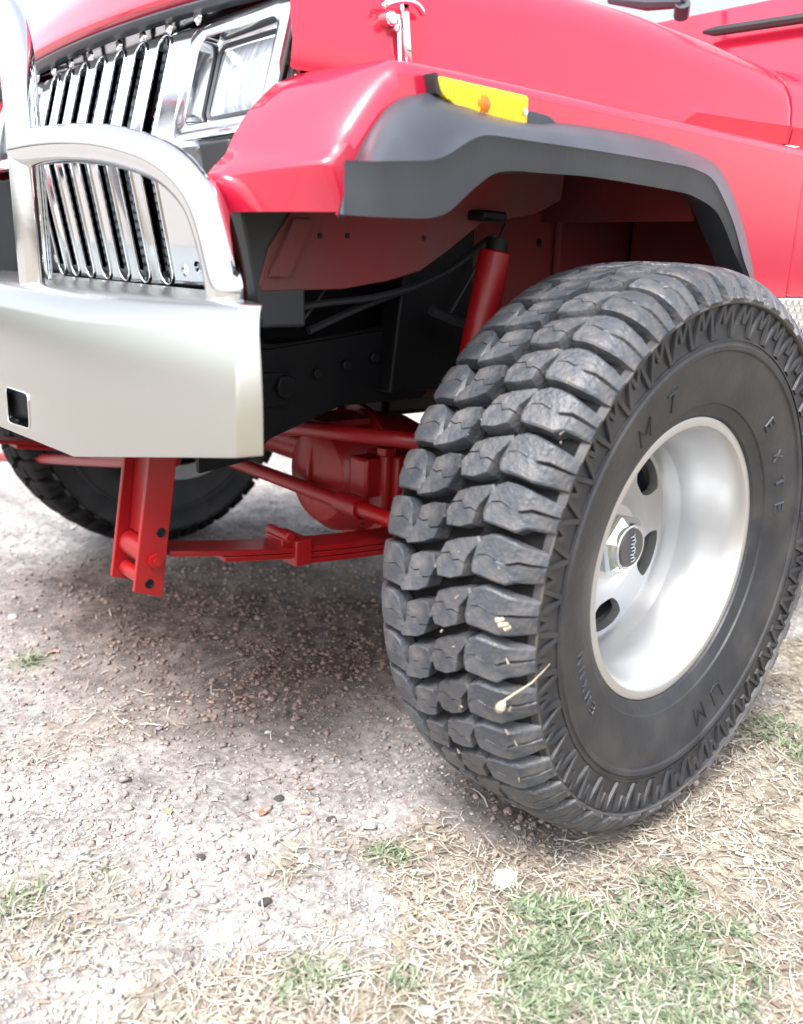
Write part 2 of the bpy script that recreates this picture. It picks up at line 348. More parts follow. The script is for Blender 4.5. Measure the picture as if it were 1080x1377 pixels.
# ribbons: straw and grass blades
def blades(name, n, dens, lmin, lmax, w, cols, lie, rough=.7, nseg=3, clump=0, near=.9, curl=.6):
    P = scatter(n, dens, near=near)
    if clump: P = P+rng.normal(0, clump, P.shape)
    P = P[~((np.abs(P[:,0]) < .12) & (np.abs(P[:,1]-.838) < .10))]; P = P[~((np.abs(P[:,0]) < .3) & (np.abs(P[:,1]+.838) < .13))]; n = len(P)
    L = lmin+(lmax-lmin)*rng.random(n)**1.5; a = rng.uniform(0, 2*np.pi, n); el = lie[0]+(lie[1]-lie[0])*rng.random(n)**1.5
    bend = rng.normal(0, curl, n); ww = w*rng.uniform(.6,1.4,n); rows = []
    pos = np.stack([P[:,0], P[:,1], gh(P[:,0],P[:,1])+.001+rng.random(n)*.004], 1); d = a.copy(); e = el.copy(); droop = el/nseg*rng.uniform(.6, 1.6, n)
    for k in range(nseg+1):
        t = k/nseg; wd = ww*(1-.75*t**2)*.5; s = np.stack([-np.sin(d), np.cos(d), rng.normal(0,.35,n)], 1)*wd[:,None]
        rows.append(pos-s); rows.append(pos+s)
        pos = pos+(L/nseg)[:,None]*np.stack([np.cos(d)*np.cos(e), np.sin(d)*np.cos(e), np.sin(e)], 1); d = d+bend/nseg; e = e-droop
        pos[:,2] = np.maximum(pos[:,2], gh(pos[:,0],pos[:,1])+.0012)
    V = np.stack(rows, 1); m = 2*(nseg+1)
    fc = np.array([(2*k, 2*k+1, 2*k+3, 2*k+2) for k in range(nseg)])
    C = np.array(cols)[rng.integers(0, len(cols), n)]*rng.uniform(.68, 1.18, (n,1))
    return stuff(name, V.reshape(-1,3), (fc[None]+np.arange(n)[:,None,None]*m).reshape(-1,4), np.repeat(np.clip(C,0,.75), m, 0), attr_mat(name+'_mat', rough))
scol = [(.58,.52,.43),(.64,.59,.50),(.47,.41,.33),(.70,.66,.58),(.38,.32,.27),(.56,.48,.42)]
blades('dry_grass', 30000, lambda x,y: straw(x,y)*(.35+.65*vnoise(x,y,14,41))+.012, .010, .050, .0019, scol, (0, .45), curl=.7)
blades('dead_thatch', 9000, lambda x,y: straw(x,y)**2*(.3+.7*vnoise(x,y,9,43)), .008, .03, .0042, [(.42,.35,.27),(.50,.43,.34),(.33,.26,.20)], (0, .3), curl=.9)
blades('green_grass', 7500, lambda x,y: np.clip(green(x,y)*1.75-.15-1.1*vnoise(x,y,19,52),0,1)*(.1+.9*vnoise(x,y,34,42)**2), .008, .026, .0032, [(.17,.23,.125),(.23,.29,.17),(.30,.35,.235),(.21,.28,.18),(.36,.38,.27)], (.25, 1.1), rough=.6, curl=1.2, near=1.3)

# ------------------------------------------------------------------ vehicle
V = empty('off_road_vehicle'); tag(V, 'red lifted off-road vehicle with chrome front bumper, tube guard and big mud tyres', 'car')
HW = 0.757
def plateyz(name, outer, holes, xf, thick, m, **k):
    mb = MB(); mb.fill(outer, holes, lambda a, b, d: (xf(a, b)-d, a, b), thick); return obj(name, mb, m, V, **k)

# --- grille shell: folded chrome face with seven slots and two square lamp openings
ZT, ZF, ZB = 1.163, .970, .745
def gxf(y, z): return (.485-(z-ZF)*.27 if z > ZF else .485-(ZF-z)*.18)-.10*y*y
SL = [.0055+(i-3)*.0758 for i in range(7)]; sw = .0200
def ctr(z): return 1.0
mb = MB()
up = [(-.574, ZF)]
for y in SL:
    up += [(y-sw, ZF)]+[(y-sw*math.cos(t), 1.118+sw*1.0*math.sin(t)) for t in np.linspace(0, math.pi, 7)]+[(y+sw, ZF)]
up += [(.574, ZF), (.572, ZT-.03), (.552, ZT), (.30, ZT+.006), (0, ZT+.008), (-.30, ZT+.006), (-.552, ZT), (-.572, ZT-.03)]
lamps = [rrect(.305, .983, .559, 1.134, .022), rrect(-.559, .983, -.305, 1.134, .022)]
mb.fill(up, lamps, lambda a, b, d: (gxf(a, b)-d, a, b), .014)
lo = [(-.574, ZF)]
for y in SL:
    lo += [(y-sw, ZF)]+[(y-sw*math.cos(t), .795-sw*math.sin(t)) for t in np.linspace(0, math.pi, 7)]+[(y+sw, ZF)]
lo += [(.574, ZF), (.574, .86), (.520, .775), (.50, ZB), (-.50, ZB), (-.520, .775), (-.574, .86)]
mb.fill(lo, [], lambda a, b, d: (gxf(a, b)-d, a, b), .014)
grille = obj('grille', mb, M['chrome'], V, smooth=25)
for y in SL:
    loop = [(y-sw*math.cos(t), 1.118+sw*math.sin(t)) for t in np.linspace(0, math.pi, 9)]+[(y+sw, ZF+.08), (y+sw, ZF), (y+sw, ZF-.08)]+[(y+sw*math.cos(t), .795-sw*math.sin(t)) for t in np.linspace(0, math.pi, 9)]+[(y-sw, ZF-.08), (y-sw, ZF), (y-sw, ZF+.08)]
    mb = MB(); mb.tube([(gxf(a, b)+.001, a, b) for a, b in loop], .0022, 8, closed=True)
    # inner walls of the slot
    mb.grid([[(gxf(a, b)-.002-d, a, b) for a, b in loop+loop[:1]] for d in (0, .007)])
    obj('slot_trim', mb, M['chrome'], grille, smooth=50)
mb = MB()
for s in (1, -1):
    for k in range(3): mb.lathe([(.0,.004),(.006,.0035),(.010,.0)], 14, 'x', c=(gxf(.0,.80)+.001, s*(.31+.06*k), .80+.07*(k==1)))
    for k in range(4): mb.lathe([(.0,.004),(.007,.0035),(.011,.0)], 14, 'x', c=(gxf(.2,1.146)+.001, s*(.06+.09*k), 1.147))
loose(obj('grille_bolt', mb, M['chrome'], grille))
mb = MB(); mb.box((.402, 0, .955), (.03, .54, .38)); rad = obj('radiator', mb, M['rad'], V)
mb = MB()
for i in range(26): mb.box((.4185, 0, .775+i*.0142), (.004, .53, .004))
obj('radiator_fins', mb, M['alu_dark'], rad, kind='stuff')
for s in (1, -1):
    mb = MB(); yc = s*.433
    def ring(y0, z0, y1, z1, r, x): return [(x+(gxf(yc, b)-gxf(yc, 1.06)), a, b) for a, b in rrect(y0, z0, y1, z1, r, 5)]
    x0 = gxf(yc, 1.06)
    mb.grid([[*ring(yc-.133, .978, yc+.133, 1.139, .026, x0+.001)], [*ring(yc-.132, .979, yc+.132, 1.138, .026, x0+.007)], [*ring(yc-.124, .985, yc+.124, 1.132, .022, x0+.009)],
             [*ring(yc-.103, 1.0, yc+.103, 1.119, .018, x0+.004)], [*ring(yc-.098, 1.004, yc+.098, 1.115, .015, x0-.028)], [*ring(yc-.088, 1.010, yc+.088, 1.109, .012, x0-.030)]], close=True)
    bz = obj('headlight_bezel', mb, M['chrome'], V, smooth=40)
    mb = MB(); mb.tube(ring(yc-.087, 1.010, yc+.087, 1.110, .014, x0-.024), .0045, 8, closed=True); obj('gasket', mb, M['dark'], bz)
    mb = MB(); mb.tube(ring(yc-.1345, .9765, yc+.1345, 1.1405, .027, x0+.001), .0018, 6, closed=True); obj('bezel_gap', mb, M['dark'], bz)
    # domed lens with vertical flutes
    mb = MB(); rows = []
    for i in range(25):
        a = i/24*2-1; row = []
        for j in range(49):
            b = j/48*2-1; fl = .0012*abs(math.sin(b*math.pi*9)) if abs(a) < .85 and abs(b) < .9 else 0
            bulge = .010*(1-a*a)*(1-b*b)
            row.append((x0-.024+bulge+fl*(1 if a < .1 else .4)+(gxf(yc, 1.06+a*.05)-x0), yc+b*.085, 1.06+a*.048))
        rows.append(row)
    mb.grid(rows); obj('lens', mb, M['glass'], bz, smooth=60)
    mb = MB(); mb.box((x0-.06, yc, 1.06), (.05, .19, .12)); obj('lamp_bowl', mb, M['reflector'], bz)

# --- hood
def hood_sec(x, hw, zb, zs, ze, zc, rr):
    """half section (y, z) from side bottom to the centre line"""
    sec = [(hw, zb), (hw+.004, zb+.03), (hw+.002, (zb+zs)/2), (hw-.002, zs)]
    for k in range(1, 8):
        t = math.pi/2*k/7; sec.append((hw-.002-rr*(1-math.cos(t)), zs+(ze-zs)*math.sin(t)))
    y1 = sec[-1][0]
    for k in range(1, 9):
        t = k/8; sec.append((y1*(1-t), ze+(zc-ze)*math.sin(t*math.pi/2)))
    fx = lambda y: x-.026*(y/.57)**2*min(1, max(0, (x-.1)/.37))
    return [(fx(y), y, z) for y, z in sec]+[(fx(y), -y, z) for y, z in reversed(sec[:-1])]
mb = MB(); st = [
 (.470, .583, 1.052, 1.13, 1.158, 1.168, .03), (.4725, .584, 1.050, 1.13, 1.165, 1.178, .035), (.465, .585, 1.048, 1.13, 1.178, 1.195, .045), (.445, .586, 1.048, 1.13, 1.210, 1.232, .055),
 (.410, .588, 1.048, 1.13, 1.240, 1.268, .065), (.34, .594, 1.048, 1.125, 1.254, 1.292, .08), (.2, .608, 1.048, 1.12, 1.238, 1.290, .09), (0, .640, 1.048, 1.125, 1.232, 1.285, .085),
 (-.2, .670, 1.049, 1.118, 1.225, 1.275, .085), (-.38, .698, 1.050, 1.105, 1.208, 1.262, .085), (-.515, .721, 1.052, 1.092, 1.188, 1.248, .080), (-.525, .720, 1.052, 1.090, 1.180, 1.238, .080)]
st = [tuple(q) for q in crom(st, 4)]
mb.grid([hood_sec(*q) for q in st])
# front edge lip folded under
mb.grid([[p for p in hood_sec(*st[0])], [(p[0]-.018, p[1]*.985, p[2]-.008) for p in hood_sec(*st[0])]])
obj('hood', mb, M['paint'], V, smooth=50)
mb = MB(); mb.grid([[(p[0]-.002, p[1]*.99, p[2]-.008) for p in hood_sec(*st[0])][4:-4], [(p[0]-.03, p[1]*.985, p[2]-.012) for p in hood_sec(*st[0])][4:-4]]); obj('hood_gap_shade', mb, M['flare'], V, solid=.004)  # dark strip standing in for the shadow gap below the hood lip
# cowl, firewall, tub, doors (right and left alike)
mb = MB(); sec0 = hood_sec(-.49, .70, 1.052, 1.085, 1.150, 1.20, .085); sec00 = hood_sec(-.531, .712, 1.052, 1.088, 1.178, 1.240, .08); sec = hood_sec(-.532, .723, 1.052, 1.092, 1.188, 1.249, .08); sec2 = hood_sec(-.70, .745, 1.052, 1.095, 1.195, 1.250, .08); sec3 = hood_sec(-.80, .75, 1.052, 1.10, 1.18, 1.235, .07)
mb.grid([sec0, sec00, sec, sec2, sec3]); obj('cowl', mb, M['paint'], V, smooth=50)
mb = MB(); mb.box((-.50, 0, .86), (.02, 1.42, .36)); mb.box((-.06, 0, 1.02), (.86, 1.10, .02)); obj('firewall', mb, M['black'], V)
for s in (1, -1):
    mb = MB(); y = s*HW
    # tub side under the cowl, with door-sized openings further back
    outline = rpoly([(-.541, .787), (-.541, 1.050), (-.80, 1.052), (-.84, .95), (-.84, .787)], .01)
    mb.prism([(a, b) for a, b in outline], 1, s*.72, y); obj('cowl_side', mb, M['paint'], V, bevel=.006)
    mb = MB(); mb.prism(rpoly([(-.846, .80), (-.846, 1.10), (-1.62, 1.10), (-1.66, .80)], .03), 1, s*.71, y-s*.001); dr = obj('door', mb, M['paint'], V, bevel=.008)
    mb = MB(); mb.box((-1.50, y+s*.012, 1.03), (.14, .018, .022)); obj('handle', mb, M['dark'], dr, bevel=.004)
    mb = MB(); mb.prism(rpoly([(-1.668, .787), (-1.668, 1.11), (-3.15, 1.11), (-3.15, .787), (-2.86, .79), (-2.75, .93), (-2.0, .93), (-1.9, .787)], .03), 1, s*.70, y); obj('rear_side', mb, M['paint'], V, bevel=.008)
mb = MB(); mb.box((-3.145, 0, .95), (.02, 1.38, .32)); obj('tailgate', mb, M['paint'], V, bevel=.005)
mb = MB(); mb.box((-1.85, 0, .72), (2.62, 1.38, .04)); obj('floor_pan', mb, M['black'], V)
# windshield frame leaning back
fr = empty('windshield', (0,0,0), V)
def wsp(y, h): return (-.668-.36*h, y, 1.165+.92*h)
mb = MB()
mb.fill([(-.738, 0), (.738, 0), (.70, .60), (-.70, .60)], [rpoly([(-.655, .215), (.655, .215), (.63, .535), (-.63, .535)], .03)], lambda a, b, d: (wsp(a, b)[0]-d, a, wsp(a, b)[2]), .04)
obj('windshield_frame', mb, M['paint'], fr, bevel=.008)
mb = MB(); mb.fill([(-.66, .21), (.66, .21), (.635, .54), (-.635, .54)], [], lambda a, b, d: (wsp(a, b)[0]-.018-d, a, wsp(a, b)[2]), .005); obj('windshield_glass', mb, M['wglass'], fr)
mb = MB(); mb.tube([pt(946, 43, 0, -.70), pt(962, 42, 0, -.70), pt(1130, 17, 0, -.70)], [.004, .010, .010], 8); 
obj('windshield_seal', mb, M['dark'], fr)
mb = MB(); A = pt(820, 0, 0, -.64); B = pt(872, 5, 0, -.64); C_ = pt(918, 4, 0, -.64); E_ = pt(916, 22, 0, -.66)
mb.tube([A, B, C_], [.008, .014, .010], 8); mb.tube([C_, E_], .016, 10); mb.tube([C_, pt(935, -40, 0, -.7)], .006, 6); obj('wiper', mb, M['flare'], V)

# --- front fenders: sloping nose, flat top, side skin
prof_in = [(.454, 1.040), (.497, 1.001), (.522, .970), (.538, .941), (.559, .920), (.563, .905), (.553, .873)]
prof_out = [(.420, 1.040), (.448, 1.010), (.480, .970), (.504, .938), (.516, .926), (.514, .915), (.492, .875)]
J = [(.491,.869),(.474,.93),(.444,.975),(.413,1.000),(.369,1.012),(.335,1.011),(.300,1.004),(.26,.999),(.202,.998),(.138,1.007),(-.016,1.010),(-.11,1.005),(-.212,.995),(-.268,.972),(-.31,.935),(-.354,.884),(-.400,.805),(-.43,.70)]
Rg = [(.529,.922),(.500,.923),(.48,.925),(.44,.929),(.418,.932),(.396,.940),(.363,.958),(.335,.966),(.278,.967),(.139,.969),(-.026,.969),(-.082,.967),(-.130,.958),(-.165,.935),(-.205,.900),(-.25,.846),(-.285,.806),(-.33,.71)]
Lw = [(.528,.869),(.49,.869),(.449,.870),(.425,.871),(.405,.874),(.383,.882),(.345,.910),(.305,.930),(.223,.935),(.121,.938),(-.048,.935),(-.10,.931),(-.160,.916),(-.194,.892),(-.225,.862),(-.257,.834),(-.289,.795),(-.333,.70)]
for s in (1, -1):
    mb = MB(); rows = []
    ys = [.560, .585, .62, .66, .70, .725, .740, .748, .7535, .757]; off = [(-.03,-.004), (0,0), (0,0), (0,0), (0,0), (0,0), (-.001,-.0015), (-.003,-.004), (-.007,-.009), (-.014,-.017)]
    for y, (ox, oz) in zip(ys, off):
        t = min(1, max(0, (y-.585)/(.745-.585))); t2 = t**1.5
        pr = [(a[0]*(1-t2)+b[0]*t2, a[1]*(1-t)+b[1]*t) for a, b in zip(prof_in, prof_out)]
        full = [(x, 1.047) for x in (-.535, -.3, 0, .2, .33)]+[(.385, 1.046)]+[(.415+.02*(1-t), 1.043)]
        pr = crom(pr, 3); row = [(x, s*y, z+oz) for x, z in full]+[(x+ox, s*y, z+(oz if i < 8 else 0)) for i, (x, z) in enumerate(pr[1:], 1)]
        row.append((row[-1][0]-.012, s*y, row[-1][2]+.003)); rows.append(row)
    mb.grid(rows)
    fd = obj('fender', mb, M['paint'], V, smooth=48)
    # side skin
    edge = [(p[0], p[2]) for p in rows[-1]]
    Jc = [(x-.0, z-.004) for x, z in J[1:-1]]
    poly = edge[:-1]+[(.491, .872)]+[(x-.012, z-.02) for x, z in crom(J[2:-2], 2)]+[(-.40, .787), (-.535, .787)]
    mb = MB(); mb.prism(poly, 1, s*(HW-.012), s*(HW-.0002)); obj('side_skin', mb, M['paint'], fd, smooth=20)
    # fender flare
    mb = MB(); rows = []; k = 4
    Jd, Rd, Ld = crom(J, k), crom(Rg, k), crom(Lw, k)
    for i, (a, b, c) in enumerate(zip(Jd, Rd, Ld)):
        sec = []; a = np.array([a[0], .758, a[1]]); b = np.array([b[0], .825, b[1]]); c = np.array([c[0], .818, c[1]])
        if i < 6: b[1] -= .012*(1-i/6); c[1] -= .008*(1-i/6)
        n = np.array([0, 1, .9])*.5
        sec.append(a+np.array([0,-.01,0])); sec.append(a+[0,.004,0])
        for t, h in ((.2, .010), (.45, .014), (.7, .010), (.90, .003)): sec.append(a+(b-a)*t+n*h)
        sec.append(b); d = (c-b); sec += [b+d*.08-[0,.001,0]+[0,.0,0], b+d*.5, b+d*.9, c, c+np.array([0,-.006,.001]), (c+np.array([0,-.055,.02])) if i > 30 else np.array([min(a[0], c[0]-.01), .760, c[2]+.003])]
        rows.append([(p[0], s*p[1], p[2]) for p in sec])
    mb.grid(rows); n = len(rows[0]); vs = rows[0]; cx = np.mean(np.array(vs), 0); mb.add(list(vs)+[tuple(cx)], [(i, i+1, n) for i in range(n-1)])
    obj('fender_flare', mb, M['flare'], V, smooth=38)
    # marker lamp on the side skin
    mb = MB(); lp = [(.373, 1.028), (.221, 1.027), (.221, .990), (.295, .985), (.331, .995), (.366, 1.010)]
    mb.prism(rpoly(lp, .006), 1, s*.757, s*.776); ml = obj('marker_lamp', mb, M['amber'], V, bevel=.005, seg=3)
    mb = MB(); mb.lathe([(0, .7785), (.008, .778), (.011, .7758)], 16, 'y', c=(.298, 0, 1.008)); mb.v = [(x, s*y, z) for x, y, z in mb.v]; obj('bulb', mb, M['orange'], ml)
    mb = MB(); mb.prism(rpoly([(.379, 1.031), (.372, 1.031), (.366, 1.008), (.373, 1.010)], .002), 1, s*.757, s*.774); obj('lamp_bracket', mb, M['dark'], ml)
    mb = MB()
    for k in range(26): mb.tube([(.228+k*.0052, s*.7762, .996+.010*min(1, max(0, (k-13)/10))), (.228+k*.0052, s*.7762, 1.022)], .0011, 5)
    obj('lens_ribs', mb, M['amber'], ml, kind='stuff')
    mb = MB(); mb.tube([(.2275, s*.775, 1.008), (.2275, s*.7785, 1.008)], .0042, 12); obj('screw', mb, M['chrome'], ml)
    mb = MB(); mb.prism(rpoly([(.218, 1.012), (.175, 1.010), (.135, .990), (.220, .985)], .008), 1, s*.757, s*.772); obj('lamp_tail', mb, M['flare'], ml, bevel=.003)
    # inner fender: liner roof, inboard apron, rear splash wall
    mb = MB()
    ap = [(.43, .92), (.445, .878), (.478, .835), (.492, .79), (.487, .781), (.43, .783), (.36, .785), (.28, .797), (.22, .812), (.17, .84), (.10, .885), (-.02, .905), (-.08, .93), (-.09, 1.02), (.43, 1.02)]
    mb.prism(ap, 1, s*.579, s*.585); apr = obj('inner_fender', mb, M['liner'], V, bevel=.002)
    mb = MB(); mb.prism([(.12, .60), (.12, 1.02), (-.47, 1.02), (-.47, .60)], 1, s*.435, s*.445); mb.box((-.46, s*.60, .83), (.012, .28, .42)); mb.box((-.10, s*.665, 1.018), (.80, .15, .008))
    mb.box((-.20, s*.60, .958), (.012, .31, .11)); mb.tube([(-.235, s*.452, 1.0), (-.240, s*.452, .66)], .008, 8); obj('wheel_house', mb, M['liner'], V)
    mb = MB()
    for q in ((406, 315), (430, 317), (467, 317), (570, 320)):
        p = pt(*q, 1, .585); mb.lathe([(0, .587), (.0035, .5868), (.0038, .5855)], 10, 'y', c=(p[0], 0, p[2]))
    for q in ((710, 252),): p = pt(*q, 1, .446); mb.lathe([(0, .447), (.008, .4465), (.010, .4455)], 12, 'y', c=(p[0], 0, p[2]))
    for q in ((725, 327),): p = pt(*q, 1, .446); mb.lathe([(0, .447), (.006, .4465), (.008, .4455)], 12, 'y', c=(p[0], 0, p[2]))
    mb.v = [(x, s*y, z) for x, y, z in mb.v]; loose(obj('plug_hole', mb, M['black'], apr))
    mb = MB(); mb.hexa([(.452,s*.585,.80),(.480,s*.585,.80),(.480,s*.593,.80),(.452,s*.593,.80),(.415,s*.585,.872),(.445,s*.585,.872),(.445,s*.593,.872),(.415,s*.593,.872)]); obj('fender_brace', mb, M['liner'], apr)
    # grey support panel beside the grille
    mb = MB(); mb.hexa([(.42,s*.50,.735),(.488,s*.50,.735),(.488,s*.585,.735),(.42,s*.585,.735),(.42,s*.50,.96),(.530,s*.50,.96),(.530,s*.577,.96),(.42,s*.577,.96)]); obj('grille_support', mb, M['hose'], V, bevel=.004)
# hood latch on each side
for s in (1, -1):
    L0 = empty('hood_latch', (0,0,0), V)
    m_ = lambda px, py, y: (pt(px, py, 1, y)[0], s*y, pt(px, py, 1, y)[2])
    mb = MB(); mb.grid([[tuple(np.array(m_(px, py, y))+[dx, 0, 0]) for dx in (-.0062, -.003, .003, .0062)] for px, py, y in ((549, 90, .612), (547, 60, .611), (545, 25, .608), (544, 6, .606))])
    mb.v = [(x, y+(s*.003 if k % 4 in (1, 2) else 0), z) for k, (x, y, z) in enumerate(mb.v)]
    obj('strap', mb, M['chrome'], L0, solid=.003)
    mb = MB(); mb.tube([m_(538, 88, .606), m_(536, 20, .602)], .0028, 8); obj('draw_rod', mb, M['chrome'], L0)
    mb = MB(); mb.tube(crom([m_(514, 12, .606), m_(524, 4, .611), m_(544, 1, .614), m_(560, 6, .611), m_(570, 20, .606)], 4), [.002]+[.0045]*15+[.002], 8); obj('hook', mb, M['chrome'], L0)
    mb = MB(); q = m_(521, 26, .60); mb.tube([(q[0], s*.588, q[2]), (q[0], s*.612, q[2])], .0095, 14); obj('knob', mb, M['chrome'], L0, bevel=.003)
    mb = MB(); q = m_(531, 38, .60); mb.tube([(q[0], s*.588, q[2]), (q[0], s*.606, q[2])], .0055, 10); obj('pivot', mb, M['chrome'], L0, bevel=.0015)
# --- bumper
bt, bb = .742, .566
mb = MB()
plan = [(.592,-.757), (.618,-.742), (.70,-.47), (.70,0), (.70,.47), (.618,.742), (.592,.757), (.53,.60), (.462,.49), (.462,-.49), (.53,-.60)]
def bz(y): a = abs(y); return (.550+.016*(a/.47)**2 if a < .47 else .566+(a-.47)*.15)
N = len(plan)
ZL = [.0, .001, .632, .650, .668, .686, .702, .716, .728, .737, bt]
def bx(z, y): return -.008*max(0, (z-.632)/.11)**2.2
levels = []
for q, z in enumerate(ZL):
    levels.append([(x+(bx(z, y) if x > .61 else 0), y+(bx(z, y)*.9*math.copysign(1, y) if .59 < abs(y) and x > .55 else 0), bz(y)+.008*q if q < 2 else z) for x, y in plan])
for dx, ky, z in ((.006, .997, .753), (.018, .992, .764), (.034, .988, .771), (.050, .984, .774)):     # rolled shoulder up to the top plate
    levels.append([((x-dx, y*ky, z) if x > .61 else (x-dx*.25, y*ky, z) if x > .55 else (x, y, z)) for x, y, _ in levels[len(ZL)-1]])
for q in range(len(levels)-1):
    for i in range(N):
        if q == 1 and i in (2, 3): continue
        k = (i+1) % N; mb.add([levels[q][i], levels[q][k], levels[q+1][k], levels[q+1][i]], [(0, 1, 2, 3)])
mb.add(levels[0]+[(.58, 0, .562)], [((i+1) % N, i, N) for i in range(N)]); mb.add(levels[-1], [tuple(range(N))])
win = [rpoly([(s*.207, .570), (s*.304, .576), (s*.306, .626), (s*.207, .624)][::1 if s > 0 else -1], .010) for s in (1, -1)]
ctrf = [(-.47, .574), (0, .558), (.47, .574), (.47, .632), (0, .632), (-.47, .632)]
mb.fill(ctrf, win, lambda a, b, d: (.70, a, b))
bump = obj('front_bumper', mb, M['steel'], V, smooth=60, bevel=.0075, seg=4)
for w, s in zip(win, (1, -1)):
    mb = MB(); mb.grid([[(.7002, a, b) for a, b in w+w[:1]], [(.672, a, b) for a, b in w+w[:1]]]); mb.tube([(.7000, a, b) for a, b in w], .0018, 6, closed=True); obj('window_edge', mb, M['chrome'], bump, smooth=60)
    mb = MB(); mb.box((.66, s*.255, .596), (.004, .14, .09)); obj('window_back', mb, M['black'], bump)
    mb = MB(); mb.tube(crom([(.672, s*.315, .590), (.674, s*.286, .605), (.674, s*.288, .625), (.672, s*.31, .635)], 4), .006, 8); obj('tow_loop', mb, M['steel'], bump)
# --- tube guard on the bumper
mb = MB(); R_ = .0245
for s in (1, -1):
    wing = crom([(.572, s*.640, .755), (.573, s*.643, .79), (.575, s*.624, .845), (.581, s*.598, .890), (.595, s*.546, .926), (.615, s*.460, .948), (.630, s*.370, .957), (.635, s*.270, .961), (.635, s*.168, .962)], 6)
    mb = MB(); mb.tube([(x, y, z) for x, y, z in wing], R_, 24); obj('side_hoop', mb, M['chrome'], V, smooth=60)
mb = MB(); ce = [(.630, .165, .755), (.632, .165, .90), (.633, .163, 1.03), (.630, .148, 1.10), (.626, .108, 1.150), (.624, .05, 1.172), (.623, 0, 1.174)]
ce = crom(ce+[(x, -y, z) for x, y, z in ce[-2::-1]], 6); mb.tube(ce, R_, 24); obj('center_hoop', mb, M['chrome'], V, smooth=60)
# --- frame, horn cluster, shock tower
mb = MB()
for s in (1, -1):
    mb.box((-1.30, s*.42, .655), (3.55, .055, .085)); mb.box((.50, s*.42, .655), (.16, .056, .12))
mb.box((.42, 0, .66), (.07, .86, .09)); mb.box((-.45, 0, .62), (.10, .86, .06)); mb.box((-2.9, 0, .66), (.06, .86, .08))
fr_ = obj('chassis_frame', mb, M['black'], V, bevel=.006)
mb = MB(); y = .452
mb.prism([(.52, .695), (.52, .52), (.44, .53), (.40, .56), (.27, .60), (.10, .60), (.02, .66), (.10, .728), (.40, .694)], 1, y, y+.012)
mb.tube([(.52, y+.014, .698), (.40, y+.014, .697), (.10, y+.014, .731)], .004, 6); mb.tube([(.435, y+.014, .695), (.437, y+.014, .565)], .004, 6)
mb.box((.40, y+.015, .635), (.05, .016, .05)); mb.tube([(.385, y+.01, .64), (.385, y+.035, .64)], .018, 8)
for i in range(5): mb.tube([(.32-.055*i, y+.01, .655+.01*i), (.32-.055*i, y+.022, .655+.01*i)], .009, 6)
obj('frame_bracket', mb, M['black'], V, bevel=.002)
mb = MB(); mb.prism([(.20, .62), (.02, .62), (.03, .90), (.10, .955), (.17, .90)], 1, .455, .50); mb.box((.105, .55, .895), (.05, .14, .014))
obj('shock_tower', mb, M['black'], V, bevel=.004)
mb = MB(); mb.box((.22, .26, .80), (.30, .25, .22)); mb.box((-.12, .05, .82), (.52, .56, .36)); mb.box((-.22, .05, .60), (.40, .34, .16))
obj('engine_block', mb, M['black'], V, bevel=.012)
mb = MB()
hs_ = [[(415, 445), (480, 415), (530, 395), (600, 365), (660, 320)], [(400, 440), (430, 400), (440, 380)], [(580, 418), (610, 430), (640, 442), (665, 470)], [(640, 400), (660, 350), (680, 300)], [(600, 430), (640, 360), (665, 315)], [(345, 430), (420, 410), (500, 400), (560, 385)]]
for i, h in enumerate(hs_): mb = MB(); mb.tube(crom([pt(a, b, 1, .50+.02*(i % 3)) for a, b in h], 4), (.006, .0025, .008, .003, .003, .005)[i], 7); obj('brake_line', mb, M['hose'], V)
# --- shocks
for s in (1, -1):
    k = empty('shock_absorber', (0,0,0), V); t = Vector((.098, s*.62, .862)); b = Vector((.17, s*.60, .42)); m1 = t+(b-t)*.06; m2 = t+(b-t)*.62
    mb = MB(); mb.tube([t+(b-t)*.04, m2], .0245, 20); obj('shock_sleeve', mb, M['chassis_red'], k, bevel=.003)
    mb = MB(); mb.tube([m2, b], .019, 16); obj('shock_body', mb, M['black'], k)
    mb = MB(); mb.tube([t, m1], .016, 12); obj('shock_bushing', mb, M['black'], k)
# --- axle with differential
ax = empty('front_axle', (0,0,0), V); AZ = .419
mb = MB(); mb.tube([(0, -.70, AZ), (0, .70, AZ)], .038, 18)
for s in (1, -1):
    mb.tube([(0, s*.60, AZ-.09), (0, s*.60, AZ+.10)], [.035, .030], 14); mb.box((.0, s*.64, AZ), (.13, .06, .16)); mb.tube([(0, s*.62, AZ), (.10, s*.62, AZ+.0), (.22, s*.60, AZ)], [.035, .028, .022], 10)
    mb.box((0, s*.46, AZ-.05), (.16, .075, .02)); mb.box((0, s*.46, AZ+.045), (.10, .07, .02))
obj('axle_tube', mb, M['chassis_red'], ax, bevel=.003)
dc = (.03, .27, .435)
mb = MB(); prof = [(0, .165), (.045, .163), (.085, .150), (.108, .120), (.114, .075), (.116, .070), (.132, .069), (.133, .058), (.118, .056), (.113, .03), (.10, -.05), (.06, -.13), (.035, -.20), (0, -.21)]
mb.lathe(prof, 40, 'x', c=dc); 
for k in range(10):
    a = 2*math.pi*k/10; c = (dc[0]+.072, dc[1]+.124*math.cos(a), dc[2]+.124*math.sin(a)); mb.tube([c, (c[0]+.010, c[1], c[2])], .009, 6)
mb.lathe([(0, .010), (.012, .009), (.014, 0)], 6, 'x', c=(.155, dc[1]+.02, dc[2]-.03))
obj('differential', mb, M['chassis_red'], ax, bevel=.0015, smooth=40)
mb = MB()
